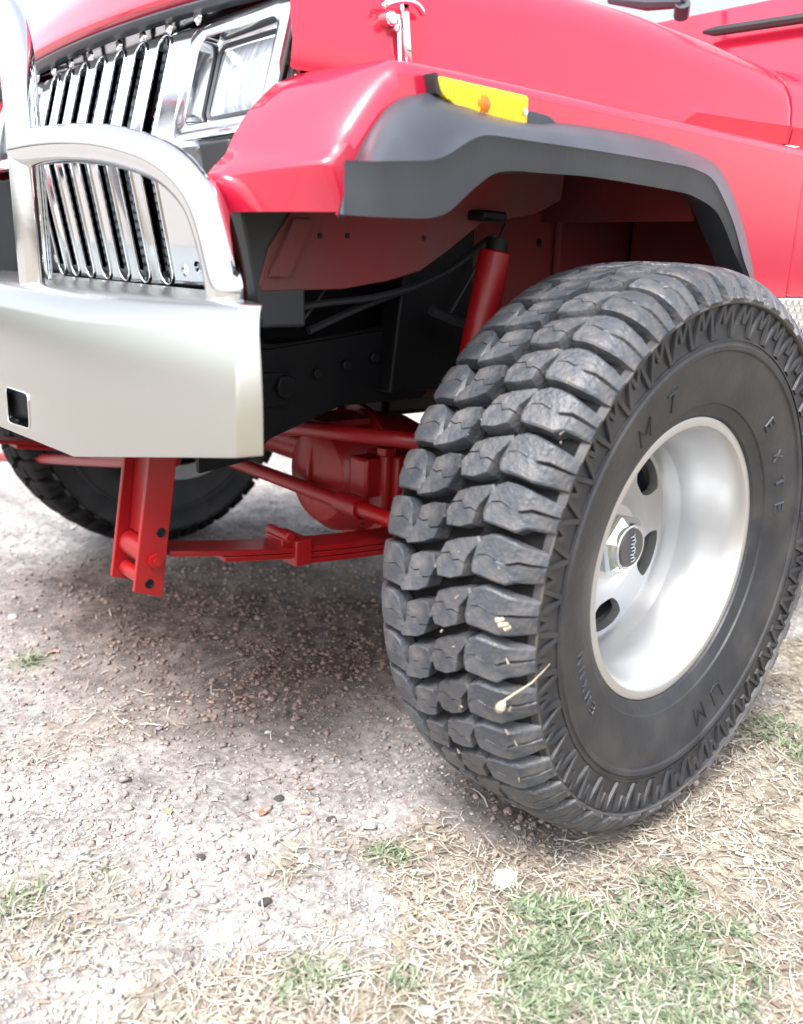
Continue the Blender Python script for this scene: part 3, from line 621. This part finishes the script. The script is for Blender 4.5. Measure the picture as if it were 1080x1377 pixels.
for k in range(5):
    yy_ = dc[1]-.07+.035*k; h = .105*math.sqrt(max(.1, 1-((yy_-dc[1])/.12)**2)); mb.tube(crom([(dc[0]+.095, yy_, dc[2]+h), (dc[0]+.150-.2*abs(yy_-dc[1]), yy_, dc[2]+h*.6), (dc[0]+.168-.3*abs(yy_-dc[1]), yy_, dc[2]), (dc[0]+.150-.2*abs(yy_-dc[1]), yy_, dc[2]-h*.6), (dc[0]+.095, yy_, dc[2]-h)], 4), .005, 6)
loose(obj('cover_rib', mb, M['chassis_red'], ax))
mb = MB(); mb.box((.09, .41, .44), (.10, .09, .12)); mb.box((.16, .40, .46), (.05, .05, .07)); obj('steering_bracket', mb, M['chassis_red'], ax, bevel=.006)
mb = MB(); mb.tube([(.145, .43, .39), (.145, .43, .50)], .012, 10); mb.tube([(.145, .43, .50), (.145, .43, .515)], .018, 6); obj('ball_stud', mb, M['chassis_red'], ax, bevel=.002)
mb = MB(); mb.tube(crom([pt(374, 578, 0, .22), pt(400, 576, 0, .235), pt(450, 581, 0, .23), pt(500, 587, 0, .20), pt(545, 592, 0, .17), pt(600, 600, 0, .12)], 5), [.008]+[.0135]*24+[.012], 14); mb.box((.17, .30, .545), (.10, .10, .012))
obj('steering_damper', mb, M['chassis_red'], ax)
mb = MB(); mb.tube([(.22, -.62, .421), (.22, .60, .421)], .0135, 16); mb.tube([(.22, .40, .421), (.22, .46, .421)], .019, 12); mb.tube([(.22, .58, .44), (.22, .58, .38)], .02, 12); obj('tie_rod', mb, M['chassis_red'], ax)
mb = MB(); mb.tube([pt(-90, 611, 0, .30), pt(160, 621, 0, .38), pt(235, 618, 0, .40)], .013, 12); obj('drag_link', mb, M['chassis_red'], ax)
# --- leaf springs with clamps, drop hangers
for s in (1, -1):
    ls = empty('leaf_spring', (0,0,0), V); yy = s*.465
    def leaf(x0, x1, dz, th, nm='leaf'):
        xs = np.linspace(x0, x1, 22); cl_ = lambda x: .386+.055*((x)/.58)**2*(1 if x > 0 else .9)
        mb = MB(); mb.grid([[(x, yy-.031, cl_(x)+dz), (x, yy+.031, cl_(x)+dz), (x, yy+.031, cl_(x)+dz-th), (x, yy-.031, cl_(x)+dz-th)] for x in xs], close=True)
        mb.add([(xs[0], yy-.031, cl_(xs[0])+dz), (xs[0], yy+.031, cl_(xs[0])+dz), (xs[0], yy+.031, cl_(xs[0])+dz-th), (xs[0], yy-.031, cl_(xs[0])+dz-th)], [(0,1,2,3)])
        mb.add([(xs[-1], yy-.031, cl_(xs[-1])+dz), (xs[-1], yy+.031, cl_(xs[-1])+dz), (xs[-1], yy+.031, cl_(xs[-1])+dz-th), (xs[-1], yy-.031, cl_(xs[-1])+dz-th)], [(0,1,2,3)])
        return obj('leaf', mb, M['chassis_red'], ls, bevel=.0015)
    leaf(-.60, .585, -.018, .0085); leaf(-.50, .50, -.0275, .0085); leaf(-.40, .36, -.037, .009)
    mb = MB(); zc = .388; mb.box((.365, yy, zc-.006), (.030, .076, .042)); mb.tube([(.385, yy-.030, zc+.020), (.385, yy+.030, zc+.020)], .0095, 12); mb.box((.383, yy, zc+.010), (.030, .050, .018)); obj('spring_clamp', mb, M['chassis_red'], ls, bevel=.004)
    mb = MB()
    for dx in (-.055, .055):
        for dy in (-.036, .036): mb.tube([(dx, yy+dy, .33), (dx, yy+dy, .47)], .007, 8)
    mb.box((0, yy, .345), (.15, .09, .012)); obj('u_bolts', mb, M['chassis_red'], ls)
    hg = empty('spring_hanger', (0,0,0), V)
    yo, yi = s*.500, s*.425
    plo = [(.643,.378),(.603,.362),(.571,.575),(.611,.578)]
    def hp(y, t, nm, zsh=0):
        mb = MB(); mb.prism([(a, b+zsh) for a, b in plo], 1, y-t/2, y+t/2); return obj(nm, mb, M['chassis_red'], hg, bevel=.0012)
    o1 = hp(yo, .008, 'side_plate'); o2 = hp(yi, .008, 'side_plate')
    mb = MB(); mb.hexa([(.606,s*.430,.445),(.614,s*.430,.446),(.614,s*.4955,.446),(.606,s*.4955,.445),(.590,s*.430,.575),(.598,s*.430,.576),(.598,s*.4955,.576),(.590,s*.4955,.575)]); obj('front_web', mb, M['chassis_red'], hg, bevel=.001)
    mb = MB(); mb.tube([(.612, s*.430, .425), (.612, s*.4955, .425)], .019, 18); obj('spring_eye', mb, M['chassis_red'], hg)
    mb = MB(); mb.tube([(.622, s*.430, .389), (.622, s*.4955, .389)], .011, 14); obj('cross_tube', mb, M['chassis_red'], hg)
    mb = MB(); c = (.612, s*.504, .418); mb.tube([c, (c[0], c[1]+s*.007, c[2])], .011, 6); mb.tube([(c[0], c[1]+s*.007, c[2]), (c[0], c[1]+s*.011, c[2])], .006, 10); obj('bolt_head', mb, M['chassis_red'], hg)
    for zz, xx in ((.456, .601), (.386, .621)):
        mb = MB(); ysf = s*.5042; mb.tube([(xx+.0055*math.cos(a), ysf, zz+.0055*math.sin(a)) for a in np.linspace(0, 2*math.pi, 14, endpoint=False)], .0014, 6, closed=True); mb.lathe([(0, 0), (.0052, .0)], 14, 'y', c=(xx, ysf-s*.0001, zz))
        obj('bolt_hole', mb, M['black'], hg)
# --- rocker guard of diamond plate and side step
for s in (1, -1):
    mb = MB(); mb.box((-1.12, s*.752, .751), (1.42, .018, .068)); rk = obj('rocker_guard', mb, M['plate'], V, bevel=.002)
    mb = MB()
    for i in range(110):
        for j in range(5):
            x = -.42-i*.0125; z = .725+j*.013; a = .8 if (i+j) % 2 else -.8
            mb.hexa([(x-.005*math.cos(a)-.0012, s*.7612, z-.005*math.sin(a)), (x-.005*math.cos(a)+.0012, s*.7612, z-.005*math.sin(a)), (x+.005*math.cos(a)+.0012, s*.7612, z+.005*math.sin(a)), (x+.005*math.cos(a)-.0012, s*.7612, z+.005*math.sin(a)),
                     (x-.004*math.cos(a)-.0006, s*.7628, z-.004*math.sin(a)), (x-.004*math.cos(a)+.0006, s*.7628, z-.004*math.sin(a)), (x+.004*math.cos(a)+.0006, s*.7628, z+.004*math.sin(a)), (x+.004*math.cos(a)-.0006, s*.7628, z+.004*math.sin(a))])
    obj('raised_lozenges', mb, M['plate'], rk, smooth=0, kind='stuff')
    mb = MB(); mb.tube([(-.44, s*.80, .69), (-1.80, s*.80, .69)], .034, 16); 
    for x in (-.6, -1.6): mb.tube([(x, s*.80, .69), (x, s*.45, .66)], .02, 10)
    obj('side_step', mb, M['flare'], V, bevel=.004)
# --- wheels
YC = .838; RT = .4245; STEER = .0425; HZ = .418
P1 = 2*math.pi/42; TS = .987
def cyl(y, th, r): return (r*math.cos(th), y, r*math.sin(th))
C3 = [(-2.15,-.0345),(1.8,-.023),(3.1,-.004),(4.55,.029),(3.8,.0325),(.5,.018),(-2.8,.0155),(-4.1,-.004),(-4.5,-.027)]
def crown(y): return RT-.026*max(0, abs(y)-.03)-.5*y*y
def block_mesh(yc, flip, rnd):
    """one tread block: steep walls, chamfered worn top, zigzag sipe cut across it"""
    sg = -1 if flip else 1
    # outline with the two ends of the sipe inserted (pairs 1,2 and 7,8 of the list)
    P = [(-2.05,-.0305), (-.35,-.0250), (-.10,-.0245), (1.7,-.0200), (2.9,-.004), (4.2,.026), (3.5,.0295), (.5,.0155), (-.55,.0148), (-.80,.0144), (-2.7,.0125), (-3.9,-.005), (-4.2,-.024)]
    mb = MB(); n = len(P); c = np.mean(np.array(P), 0); vs = []
    P = [(a*1.125, y*1.03) for a, y in P]
    jit = [(rnd.uniform(-.10,.10), rnd.uniform(-.0008,.0008)) for _ in P]
    def v(a, y, dr): a, y = sg*a, sg*y; return cyl(yc+y, D2R(a*.93), crown(yc+y)+dr)
    for sc, dr in ((1.0, -.0245), (.972, -.0022), (.93, 0)):
        for (a, y), (ja, jy) in zip(P, jit):
            vs.append(v(c[0]+(a-c[0])*sc+ja, c[1]+(y-c[1])*sc+jy, dr+(rnd.uniform(-.0005,.0005) if dr > -.01 else 0)))
    fs = []
    for l in range(2):
        for i in range(n):
            j = (i+1) % n
            if l == 1 and i in (1, 8): continue
            if l == 0 and i in (1, 8): continue
            fs.append((l*n+i, l*n+j, (l+1)*n+j, (l+1)*n+i))
    mid = [(.35,-.010), (-.85,-.004), (-.35,.005)]
    A = [2*n+1]+[len(vs)+k for k in range(3)]+[2*n+9]; vs += [v(a-.13, y, 0) for a, y in mid]
    B = [2*n+2]+[len(vs)+k for k in range(3)]+[2*n+8]; vs += [v(a+.13, y, 0) for a, y in mid]
    G = [len(vs)+k for k in range(5)]; vs += [v(a, y, -.006) for a, y in [(-.22,-.0237)]+mid+[(-.68,.0136)]]
    fs.append(tuple([2*n+0]+A+[2*n+10, 2*n+11, 2*n+12])); fs.append(tuple(B[::-1]+[2*n+3, 2*n+4, 2*n+5, 2*n+6, 2*n+7][:0])+tuple([2*n+3, 2*n+4, 2*n+5, 2*n+6, 2*n+7]))
    for k in range(4): fs.append((A[k], A[k+1], G[k+1], G[k])); fs.append((G[k], G[k+1], B[k+1], B[k]))
    fs.append((1, 2, n+2, 2*n+2, G[0], 2*n+1, n+1)); fs.append((8, 9, n+9, 2*n+9, G[4], 2*n+8, n+8))
    mb.add(vs, fs); return mb
def shoulder_mesh(rnd, sgn=1, notch=0):
    """shoulder lug that rolls over the edge down the sidewall, notched at its outer end"""
    mb = MB()
    stn = [(.052, .4205, .400, -2.5, -.7, 0), (.057, .4230, .400, -3.3, 1.8, 0), (.061, .4228, .400, -3.4, 2.9, .002), (.072, .4215, .400, -3.4, 3.75, .0035), (.086, .4195, .399, -3.5, 3.7, .0005), (.096, .4165, .397, -3.7, 3.5, 0), (.0985, .4155, .396, -3.75, 3.4, .006), (.108, .4085, .391, -3.6+notch, 3.1, .008), (.117, .3985, .384, -3.4+notch, 2.9, .007), (.1235, .3870, .377, -3.2+notch, 2.7, .005), (.1265, .3815, .3745, -3.1+notch, 2.6, .001)]
    rows = []
    for i, (y, rt, rb, a0, a1, dp) in enumerate(stn):
        j = lambda: rnd.uniform(-.0006, .0006)
        m = (a0+a1)/2-.3+(.5 if i in (2, 3) else 0)+(.4 if i > 6 else 0); q = .12 if i < 6 else .35
        oy = .0 if i < 6 else .003*(i-5)/5
        top = [(a0, -.0022), (a0+.35, 0), (m-q, 0), (m, -dp), (m+q, 0), (a1-.35, 0), (a1, -.0022)]
        rows.append([cyl(sgn*(y-.001), D2R(a0-.2), rb)]+[cyl(sgn*(y+oy-(dp if i > 6 and k == 3 else 0)*.6), D2R(a+rnd.uniform(-.06,.06)), rt+d+j()) for k, (a, d) in enumerate(top)]+[cyl(sgn*(y-.001), D2R(a1+.2), rb)])
    mb.grid(rows); mb.add(rows[0], [tuple(range(9))]); mb.add(rows[-1], [tuple(range(8, -1, -1))])
    return mb
rr = random.Random(3)
def mkmesh(mb, name, m, smooth=24):
    o = obj(name, mb, m, None, smooth=smooth); me = o.data; bpy.data.objects.remove(o); return me
kinds = []   # (meshes, phase deg)
kinds.append(([mkmesh(block_mesh(.029, False, rr), 'tread_block', M['tread']) for _ in range(5)], 1.8))
kinds.append(([mkmesh(block_mesh(-.031, True, rr), 'tread_block', M['tread']) for _ in range(5)], -3.3))
kinds.append(([mkmesh(shoulder_mesh(rr, 1, n), 'tread_block', M['tread']) for n in (0, .6, 0, .3, .9)], 3.3))
kinds.append(([mkmesh(shoulder_mesh(rr, -1, n), 'tread_block', M['tread']) for n in (0, 1.0)], -3.6))
def wheel(cx, side, full):
    w = empty('wheel', (cx, side*YC, HZ), V, (0, 0, STEER*(1 if cx > -1 else 0)+(0 if side > 0 else math.pi)))
    # carcass: sidewalls and tread base
    prof = [(.207, .078), (.214, .086), (.2155, .090), (.232, .098), (.2335, .1010), (.262, .1100), (.290, .1155), (.306, .1175), (.3085, .1205), (.3145, .1215), (.3175, .1190), (.335, .1180), (.352, .1190), (.368, .1210), (.3690, .1250), (.3705, .1268), (.3730, .1268), (.3750, .1240), (.380, .1160)]
    mb = MB(); mb.lathe(prof, 126); mb.lathe([(r, -t) for r, t in prof], 126); bp_ = [(.3770, .1235), (.384, .1185), (.390, .106), (.395, .088), (.398, .05), (.399, 0)]; g_ = MB(); g_.lathe(bp_+[(r, -t) for r, t in bp_[-2::-1]], 126); obj('tread_groove', g_, M['groove'], w).scale = (TS, 1, TS)
    ty = obj('tyre', mb, M['rubber'], w, smooth=35)
    n = 0
    if full:
        for ms, ph in kinds:
            for k in range(42):
                o = bpy.data.objects.new('tread_block', rr.choice(ms)); S.collection.objects.link(o); o.parent = w
                o.rotation_euler = (0, -(D2R(ph)+k*P1+rr.uniform(-.002, .002)), 0); o.scale = (TS, 1, TS)
    else:
        V_, F_ = [], []; off = 0
        for ms, ph in kinds:
            for k in range(42):
                m = rr.choice(ms); a = -(D2R(ph)+k*P1); co = np.zeros(len(m.vertices)*3); m.vertices.foreach_get('co', co); co = co.reshape(-1, 3)
                c, s_ = math.cos(a), math.sin(a); R = np.stack([co[:,0]*c+co[:,2]*s_, co[:,1], -co[:,0]*s_+co[:,2]*c], 1)
                V_.append(R); F_ += [tuple(i+off for i in p.vertices) for p in m.polygons]; off += len(co)
        mb = MB(); mb.v = [tuple(p) for p in np.concatenate(V_)]; mb.f = F_; obj('tread', mb, M['groove'], w, smooth=30, kind='stuff').scale = (TS, 1, TS)
    # zigzag relief between shoulder and sidewall ring
    mb = MB(); pat = [(-4.0, .327), (-1.9, .3665), (-1.3, .3665), (-.3, .345), (.2, .345), (1.5, .3665), (2.1, .3665), (3.6, .327)]
    path = []
    for k in range(42):
        for a, r in pat: path.append((D2R(a+1.0)+k*P1, r))
    def sy(r): return float(np.interp(r, [.3175, .335, .352, .368], [.1190, .1180, .1190, .1210]))
    n_ = len(path); vs = []; fs = []
    for i, (a, r) in enumerate(path):
        a0, r0 = path[i-1]; a1, r1 = path[(i+1) % n_]; da = ((a1-a0+math.pi) % (2*math.pi)-math.pi)*r; drr = r1-r0; L = math.hypot(da, drr); nx_, ny_ = -drr/L, da/L
        for o_, h in ((-.0040, -.0005), (-.0029, .0036), (.0029, .0036), (.0040, -.0005)):
            rr_ = r+ny_*o_; aa = a+nx_*o_/r; vs.append(cyl(sy(r)+h, aa, rr_))
    for i in range(n_):
        j = (i+1) % n_
        for q in range(3): fs.append((i*4+q, i*4+q+1, j*4+q+1, j*4+q))
    mb.add(vs, fs); mb.lathe([(.3215, .1180), (.3215, .1205), (.3235, .1205), (.3235, .1180)], 126)
    obj('sidewall_zigzag', mb, M['rubber'], w, smooth=30)
    mb = MB(); mb.lathe([(.3695, .1262), (.3708, .1282), (.3722, .1282), (.3735, .1262)], 126); obj('shoulder_ring', mb, mat('ring_dust', (.10,.09,.08), .7, var=(.05,.05,.052), nscale=25), w)
    # rim
    mb = MB()
    mb.lathe([(.200, .070), (.209, .071), (.2135, .078), (.2145, .083), (.212, .0865), (.206, .0880), (.1995, .0865), (.1955, .081), (.191, .060), (.182, .030), (.172, .0), (.1665, -.030), (.163, -.041), (.163, -.20), (.20, -.215), (.205, -.20), (.17, -.10), (.17, 0), (.19, .05), (.20, .070)], 96)
    rim = obj('rim', mb, M['alu'], w, smooth=32)
    mb = MB(); outer = [(.162*math.cos(t), .162*math.sin(t)) for t in np.linspace(0, 2*math.pi, 72, endpoint=False)]; outer = [(a*1.012, b*1.012) for a, b in outer]; holes = []
    for k in range(6):
        tc = D2R(139.5+60*k); q = [(.110, -9), (.110, 9), (.128, 15.0), (.152, 16.0), (.1575, 8), (.1585, 0), (.1575, -8), (.152, -16.0), (.128, -15.0)]
        holes.append(rpoly([(r*math.cos(tc+D2R(a)), r*math.sin(tc+D2R(a))) for r, a in q], .008))
    def dfn(a, b, d):
        r = math.hypot(a, b); return (a, -.040+.008*max(0, 1-r/.11)-d, b)
    mb.fill(outer, holes, dfn, .016); mb.lathe([(.106, -.0402), (.090, -.038), (.075, -.036), (.066, -.030), (.060, -.026), (.0, -.024)], 48); obj('spoke_disc', mb, M['alu'], w, smooth=30, bevel=.0025)
    mb = MB(); hexp = [(.052*math.cos(t), .052*math.sin(t)) for t in np.linspace(0, 2*math.pi, 6, endpoint=False)+.25]; hex2 = [(a*.70, b*.70) for a, b in hexp]
    rows = [[(a, -.006, b) for a, b in hexp], [(a, .024, b) for a, b in hexp], [(a*.93, .030, b*.93) for a, b in hexp], [(.034*math.cos(t), .040, .034*math.sin(t)) for t in np.linspace(0, 2*math.pi, 6, endpoint=False)+.25]]
    mb.grid(rows, close=True); mb.add(rows[-1], [tuple(range(6))]); mb.lathe([(.038, .030), (.036, .0405), (.033, .0415), (.0315, .040), (.0, .0395)], 40); cp = obj('hub_cap', mb, M['chrome'], w, smooth=25, bevel=.002); cp.location = (0, -.033, 0)
    mb = MB(); mb.lathe([(.031, .0395), (.029, .0425), (0, .0428)], 32); obj('cap_badge', mb, mat('cap_badge_grey', (.09,.09,.10), .35), cp)
    # illegible script on the badge, built as raised loops
    mb = MB(); xs = np.linspace(-.022, .022, 90); mb.tube([(.0055*math.sin(x*1100)+.0022*math.sin(x*400)+x*.10, .0438, x+.0012*math.cos(x*1100)) for x in xs], .0010, 6); obj('badge_script', mb, M['alu'], cp)
    mb = MB(); mb.lathe([(.150, -.06), (.150, -.075), (.05, -.075), (.05, -.05), (.0, -.05)], 40); mb.lathe([(.12, -.15), (.155, -.14), (.155, -.22)], 40); obj('brake_rotor', mb, M['alu_dark'], w)
    # raised sidewall characters
    def glyph(strokes, ang, rad, h, wd=.0028, m='letter', up=1, nm='sidewall_letter'):
        mb = MB()
        for pts in strokes:
            pp = []
            for u, v in pts:
                r = rad+(v-.5)*h*up; a = D2R(ang)+(u-.5)*h*.8*up/rad
                y = float(np.interp(r, [.2335,.262,.290,.306], [.1010,.1100,.1155,.1175])); pp.append(cyl(y+.0003, a, r))
            mb.tube(pp, wd*.5, 6)
        return obj(nm, mb, M[m], w)
    G = {'X': [[(0,0),(1,1)],[(0,1),(1,0)]], 'T': [[(0,1),(1,1)],[(.5,1),(.5,0)]], 'E': [[(1,0),(0,0),(0,1),(1,1)],[(0,.5),(.8,.5)]], 'M': [[(0,0),(0,1),(.5,.3),(1,1),(1,0)]], 'U': [[(0,1),(0,.1),(.5,0),(1,.1),(1,1)]], 'D': [[(0,0),(0,1),(.7,.9),(1,.5),(.7,.1),(0,0)]], 'R': [[(0,0),(0,1),(.9,.9),(.9,.55),(0,.5)],[(.4,.5),(1,0)]]}
    if side > 0 and cx > -1:
        pass
    if side > 0 and cx > -1:
        for ch, a in zip('EXTE', (134, 149, 160, 170)): glyph(G[ch], a, .262, .017, .0055)
        for ch, a in zip('MMXME', (-15, -20, -25, -30, -35)): glyph(G[ch], a, .268, .013, .0035)
        for ch, a in zip('UM', (-118, -107)): glyph(G[ch], a, .275, .030, .0040, 'rubber')
        for ch, a in zip('MT', (52, 66)): glyph(G[ch], a, .268, .030, .0040, 'rubber')
    return w
wheel(0, 1, True); wheel(0, -1, False); wheel(-2.37, 1, False); wheel(-2.37, -1, False)
mb = MB(); mb.tube([(-2.37, -.70, AZ), (-2.37, .70, AZ)], .038, 14); mb.lathe(prof, 28, 'x', c=(-2.37, 0, .43)); obj('rear_axle', mb, M['chassis_red'], V)
for s in (1, -1):
    mb = MB(); arc = [(-2.37+.50*math.cos(t)*1.0, .47+.46*math.sin(t)) for t in np.linspace(.55, math.pi-.45, 16)]
    mb.grid([[(x, s*.757, z) , (x, s*.80, z-.01), (x, s*.83, z-.04), (x*1.0, s*.815, z-.075)] for x, z in arc]); obj('rear_flare', mb, M['flare'], V, solid=.004)

# ------------------------------------------------------------------ small things on the ground
def gp(px, py): 
    p = pt(px, py, 2, GZ); return p[0], p[1], float(gh(p[0], p[1]))
def rock(px, py, size, col, label, name='stone', flat=.5, group=None, squareish=False, rot=0):
    x, y, z = gp(px, py); bm = bmesh.new(); bmesh.ops.create_icosphere(bm, subdivisions=2, radius=1)
    r = random.Random(int(px*7+py))
    for v in bm.verts:
        c = v.co
        if squareish: m = max(abs(c.x), abs(c.y)); f = .85/max(m, .55); v.co = Vector((c.x*f, c.y*f, c.z))
        v.co *= r.uniform(.88, 1.1)
        v.co = Vector((v.co.x*size*(.8 if squareish else 1), v.co.y*size*(1 if squareish else r.uniform(.6, .9)), v.co.z*size*flat))
    me = bpy.data.meshes.new(name); bm.to_mesh(me); bm.free()
    me.materials.append(mat(name+'_mat', col, .9, var=tuple(min(1, c*1.15) for c in col), nscale=60, bump=.5, bscale=150)); o = bpy.data.objects.new(name, me); S.collection.objects.link(o)
    o.location = (x, y, z+size*flat*.45); o.rotation_euler = (r.uniform(-.15,.15), r.uniform(-.15,.15), rot); tag(o, label, 'stone', group)
    return o
rock(677, 1190, .0165, (.80,.76,.66), 'square cream limestone chip lying in dry grass below the big tyre', squareish=True, flat=.6, rot=.75)
rock(449, 1302, .016, (.62,.53,.46), 'tan flat stone half buried beside green sprigs near the bottom edge', flat=.35)
rock(300, 1262, .026, (.66,.60,.48), 'broad pale yellowish stone flush with the white gravel, bottom left', flat=.15)
rock(360, 990, .006, (.66,.60,.54), 'small pale pebble alone on grey gravel in front of the tyre')
rock(136, 930, .007, (.66,.52,.45), 'small pinkish stone left of the brown patch')
rock(168, 974, .006, (.70,.66,.56), 'small rounded cream pebble just under the pinkish stone')
rock(50, 1048, .007, (.75,.73,.70), 'white pebble near the left edge of the gravel')
rock(18, 835, .011, (.50,.44,.42), 'grey stone at the left edge beyond the churned soil')
rock(1006, 1160, .009, (.76,.73,.68), 'white stone in the dry grass to the right of the cream chip')
rock(796, 1206, .006, (.72,.68,.60), 'small cream pebble between the square chip and the right edge')
rock(985, 1365, .010, (.78,.76,.70), 'whitish stone at the bottom right corner')
rock(478, 1178, .006, (.62,.58,.56), 'grey pebble beside the green weed')
rock(935, 1058, .008, (.68,.57,.44), 'tan stone in dry grass right of the tyre foot')
rock(1049, 1038, .008, (.74,.72,.70), 'pale stone at the right edge level with the tyre foot')
def leafobj(px, py, size, col, label, name='fallen_leaf', cat='leaf', rot=0, crumple=.25):
    x, y, z = gp(px, py); r = random.Random(int(px+py*3)); mb = MB(); n = 9
    rows = []
    for i in range(n):
        t = i/(n-1)*2-1; wv = (1-abs(t)**1.8)*.55*(1+.25*math.sin(i*2.6)); rows.append([(t*size, k*wv*size, abs(k)*size*crumple*.5+size*crumple*.4*math.sin(t*3+k)+.003) for k in (-1, -.5, 0, .5, 1)])
    mb.grid(rows); o = obj(name, mb, mat(name+'_mat', col, .7, var=tuple(c*.7 for c in col), nscale=70), None, smooth=60, solid=.0004); o.location = (x, y, z); o.rotation_euler = (0, 0, rot); tag(o, label, cat); return o
leafobj(355, 1105, .013, (.50,.25,.16), 'brown curled leaf, leftmost of the pair on the white gravel', rot=.4)
leafobj(409, 1101, .011, (.60,.36,.26), 'light orange leaf just right of the brown curled leaf', rot=1.9)
leafobj(228, 1108, .009, (.62,.42,.25), 'small yellowish leaf on white gravel left of the leaf pair', rot=1.2)
leafobj(417, 1066, .008, (.36,.20,.15), 'dark reddish leaf scrap above the orange leaf', rot=2.4)
leafobj(535, 1278, .009, (.50,.38,.22), 'tan leaf in the dry grass below the green weed', rot=.9)
leafobj(990, 1320, .014, (.52,.34,.24), 'pinkish brown leaf in the grass near the bottom right', rot=2.2)
leafobj(70, 885, .012, (.50,.32,.24), 'reddish leaf scrap next to the green tuft at the left edge', rot=.2)
for i, (q, sz, lb) in enumerate((((270, 1165), .008, 'dark soil crumb, leftmost of the dark crumbs on white gravel'), ((335, 1160), .008, 'dark soil crumb, right of the leftmost crumb and level with it'), ((357, 1222), .011, 'dark soil crumb, largest and lowest on the white gravel'), ((375, 1085), .009, 'dark soil crumb beside the brown curled leaf'), ((445, 1108), .009, 'dark soil crumb right of the orange leaf'))):
    o = rock(*q, sz, (.07,.06,.06), lb, name='soil_crumb', flat=.45, group='dark crumbs on the gravel'); o['category'] = 'soil'
# dry twig and seed head caught on the outer tread, straw flecks
def on_tyre(th, y, r): 
    a = D2R(th); c, s_ = math.cos(STEER), math.sin(STEER); x0, y0 = r*math.cos(a), y
    return (x0*c-y0*s_, YC+x0*s_+y0*c, HZ+r*math.sin(a))
mb = MB(); a = on_tyre(-10.5, .118, .418); b = on_tyre(-8.6, .132, .385); c = on_tyre(-7.2, .134, .362)
mb.tube([a, b, c], [.0016, .0010, .0006], 6); mb.tube([c, on_tyre(-6.4, .136, .357)], .0006, 5); mb.tube(crom([on_tyre(-12.2, .112, .421), on_tyre(-11.4, .117, .424), a], 3), [.002, .006, .006, .006, .0055, .004, .0015], 8)
tag(obj('dry_twig', mb, mat('twig_straw', (.55,.47,.35), .8, var=(.40,.32,.22), nscale=90)), 'pale dry twig with seed head stuck to the outer tread of the near tyre', 'twig')
mb = MB()
for th, y, r, dx in ((2.5, .112, .4235, .010), (3.1, .108, .4245, .008), (2.0, .117, .420, .006)):
    p = Vector(on_tyre(th, y, r)); q = Vector(on_tyre(th+.5, y+dx, r-.004)); mb.tube([p, q], [.0035, .002], 6)
rq = random.Random(5)
fl = MB()
for k in range(26):
    th = rq.uniform(-35, 75); y = rq.choice([rq.uniform(.085, .122), rq.uniform(-.05, .05)]); r = RT*TS-.0005-(.0035 if y > .08 else 0)-.5*y*y*.6
    p = Vector(on_tyre(th, y, r)); q = Vector(on_tyre(th+rq.uniform(.2, .9), y+rq.uniform(-.006, .006), r-.001)); fl.tube([p, q], [rq.uniform(.0006, .0020), rq.uniform(.0003, .0012)], 5)
o_ = obj('mud_flecks', fl, mat('mud_fleck', (.26,.22,.18), .95, var=(.38,.33,.27), nscale=60), None, kind='stuff')
tag(obj('dried_mud', mb, mat('dry_mud', (.50,.42,.31), .9)), 'small beige lump of dried mud on an outer lug of the near tyre', 'mud')
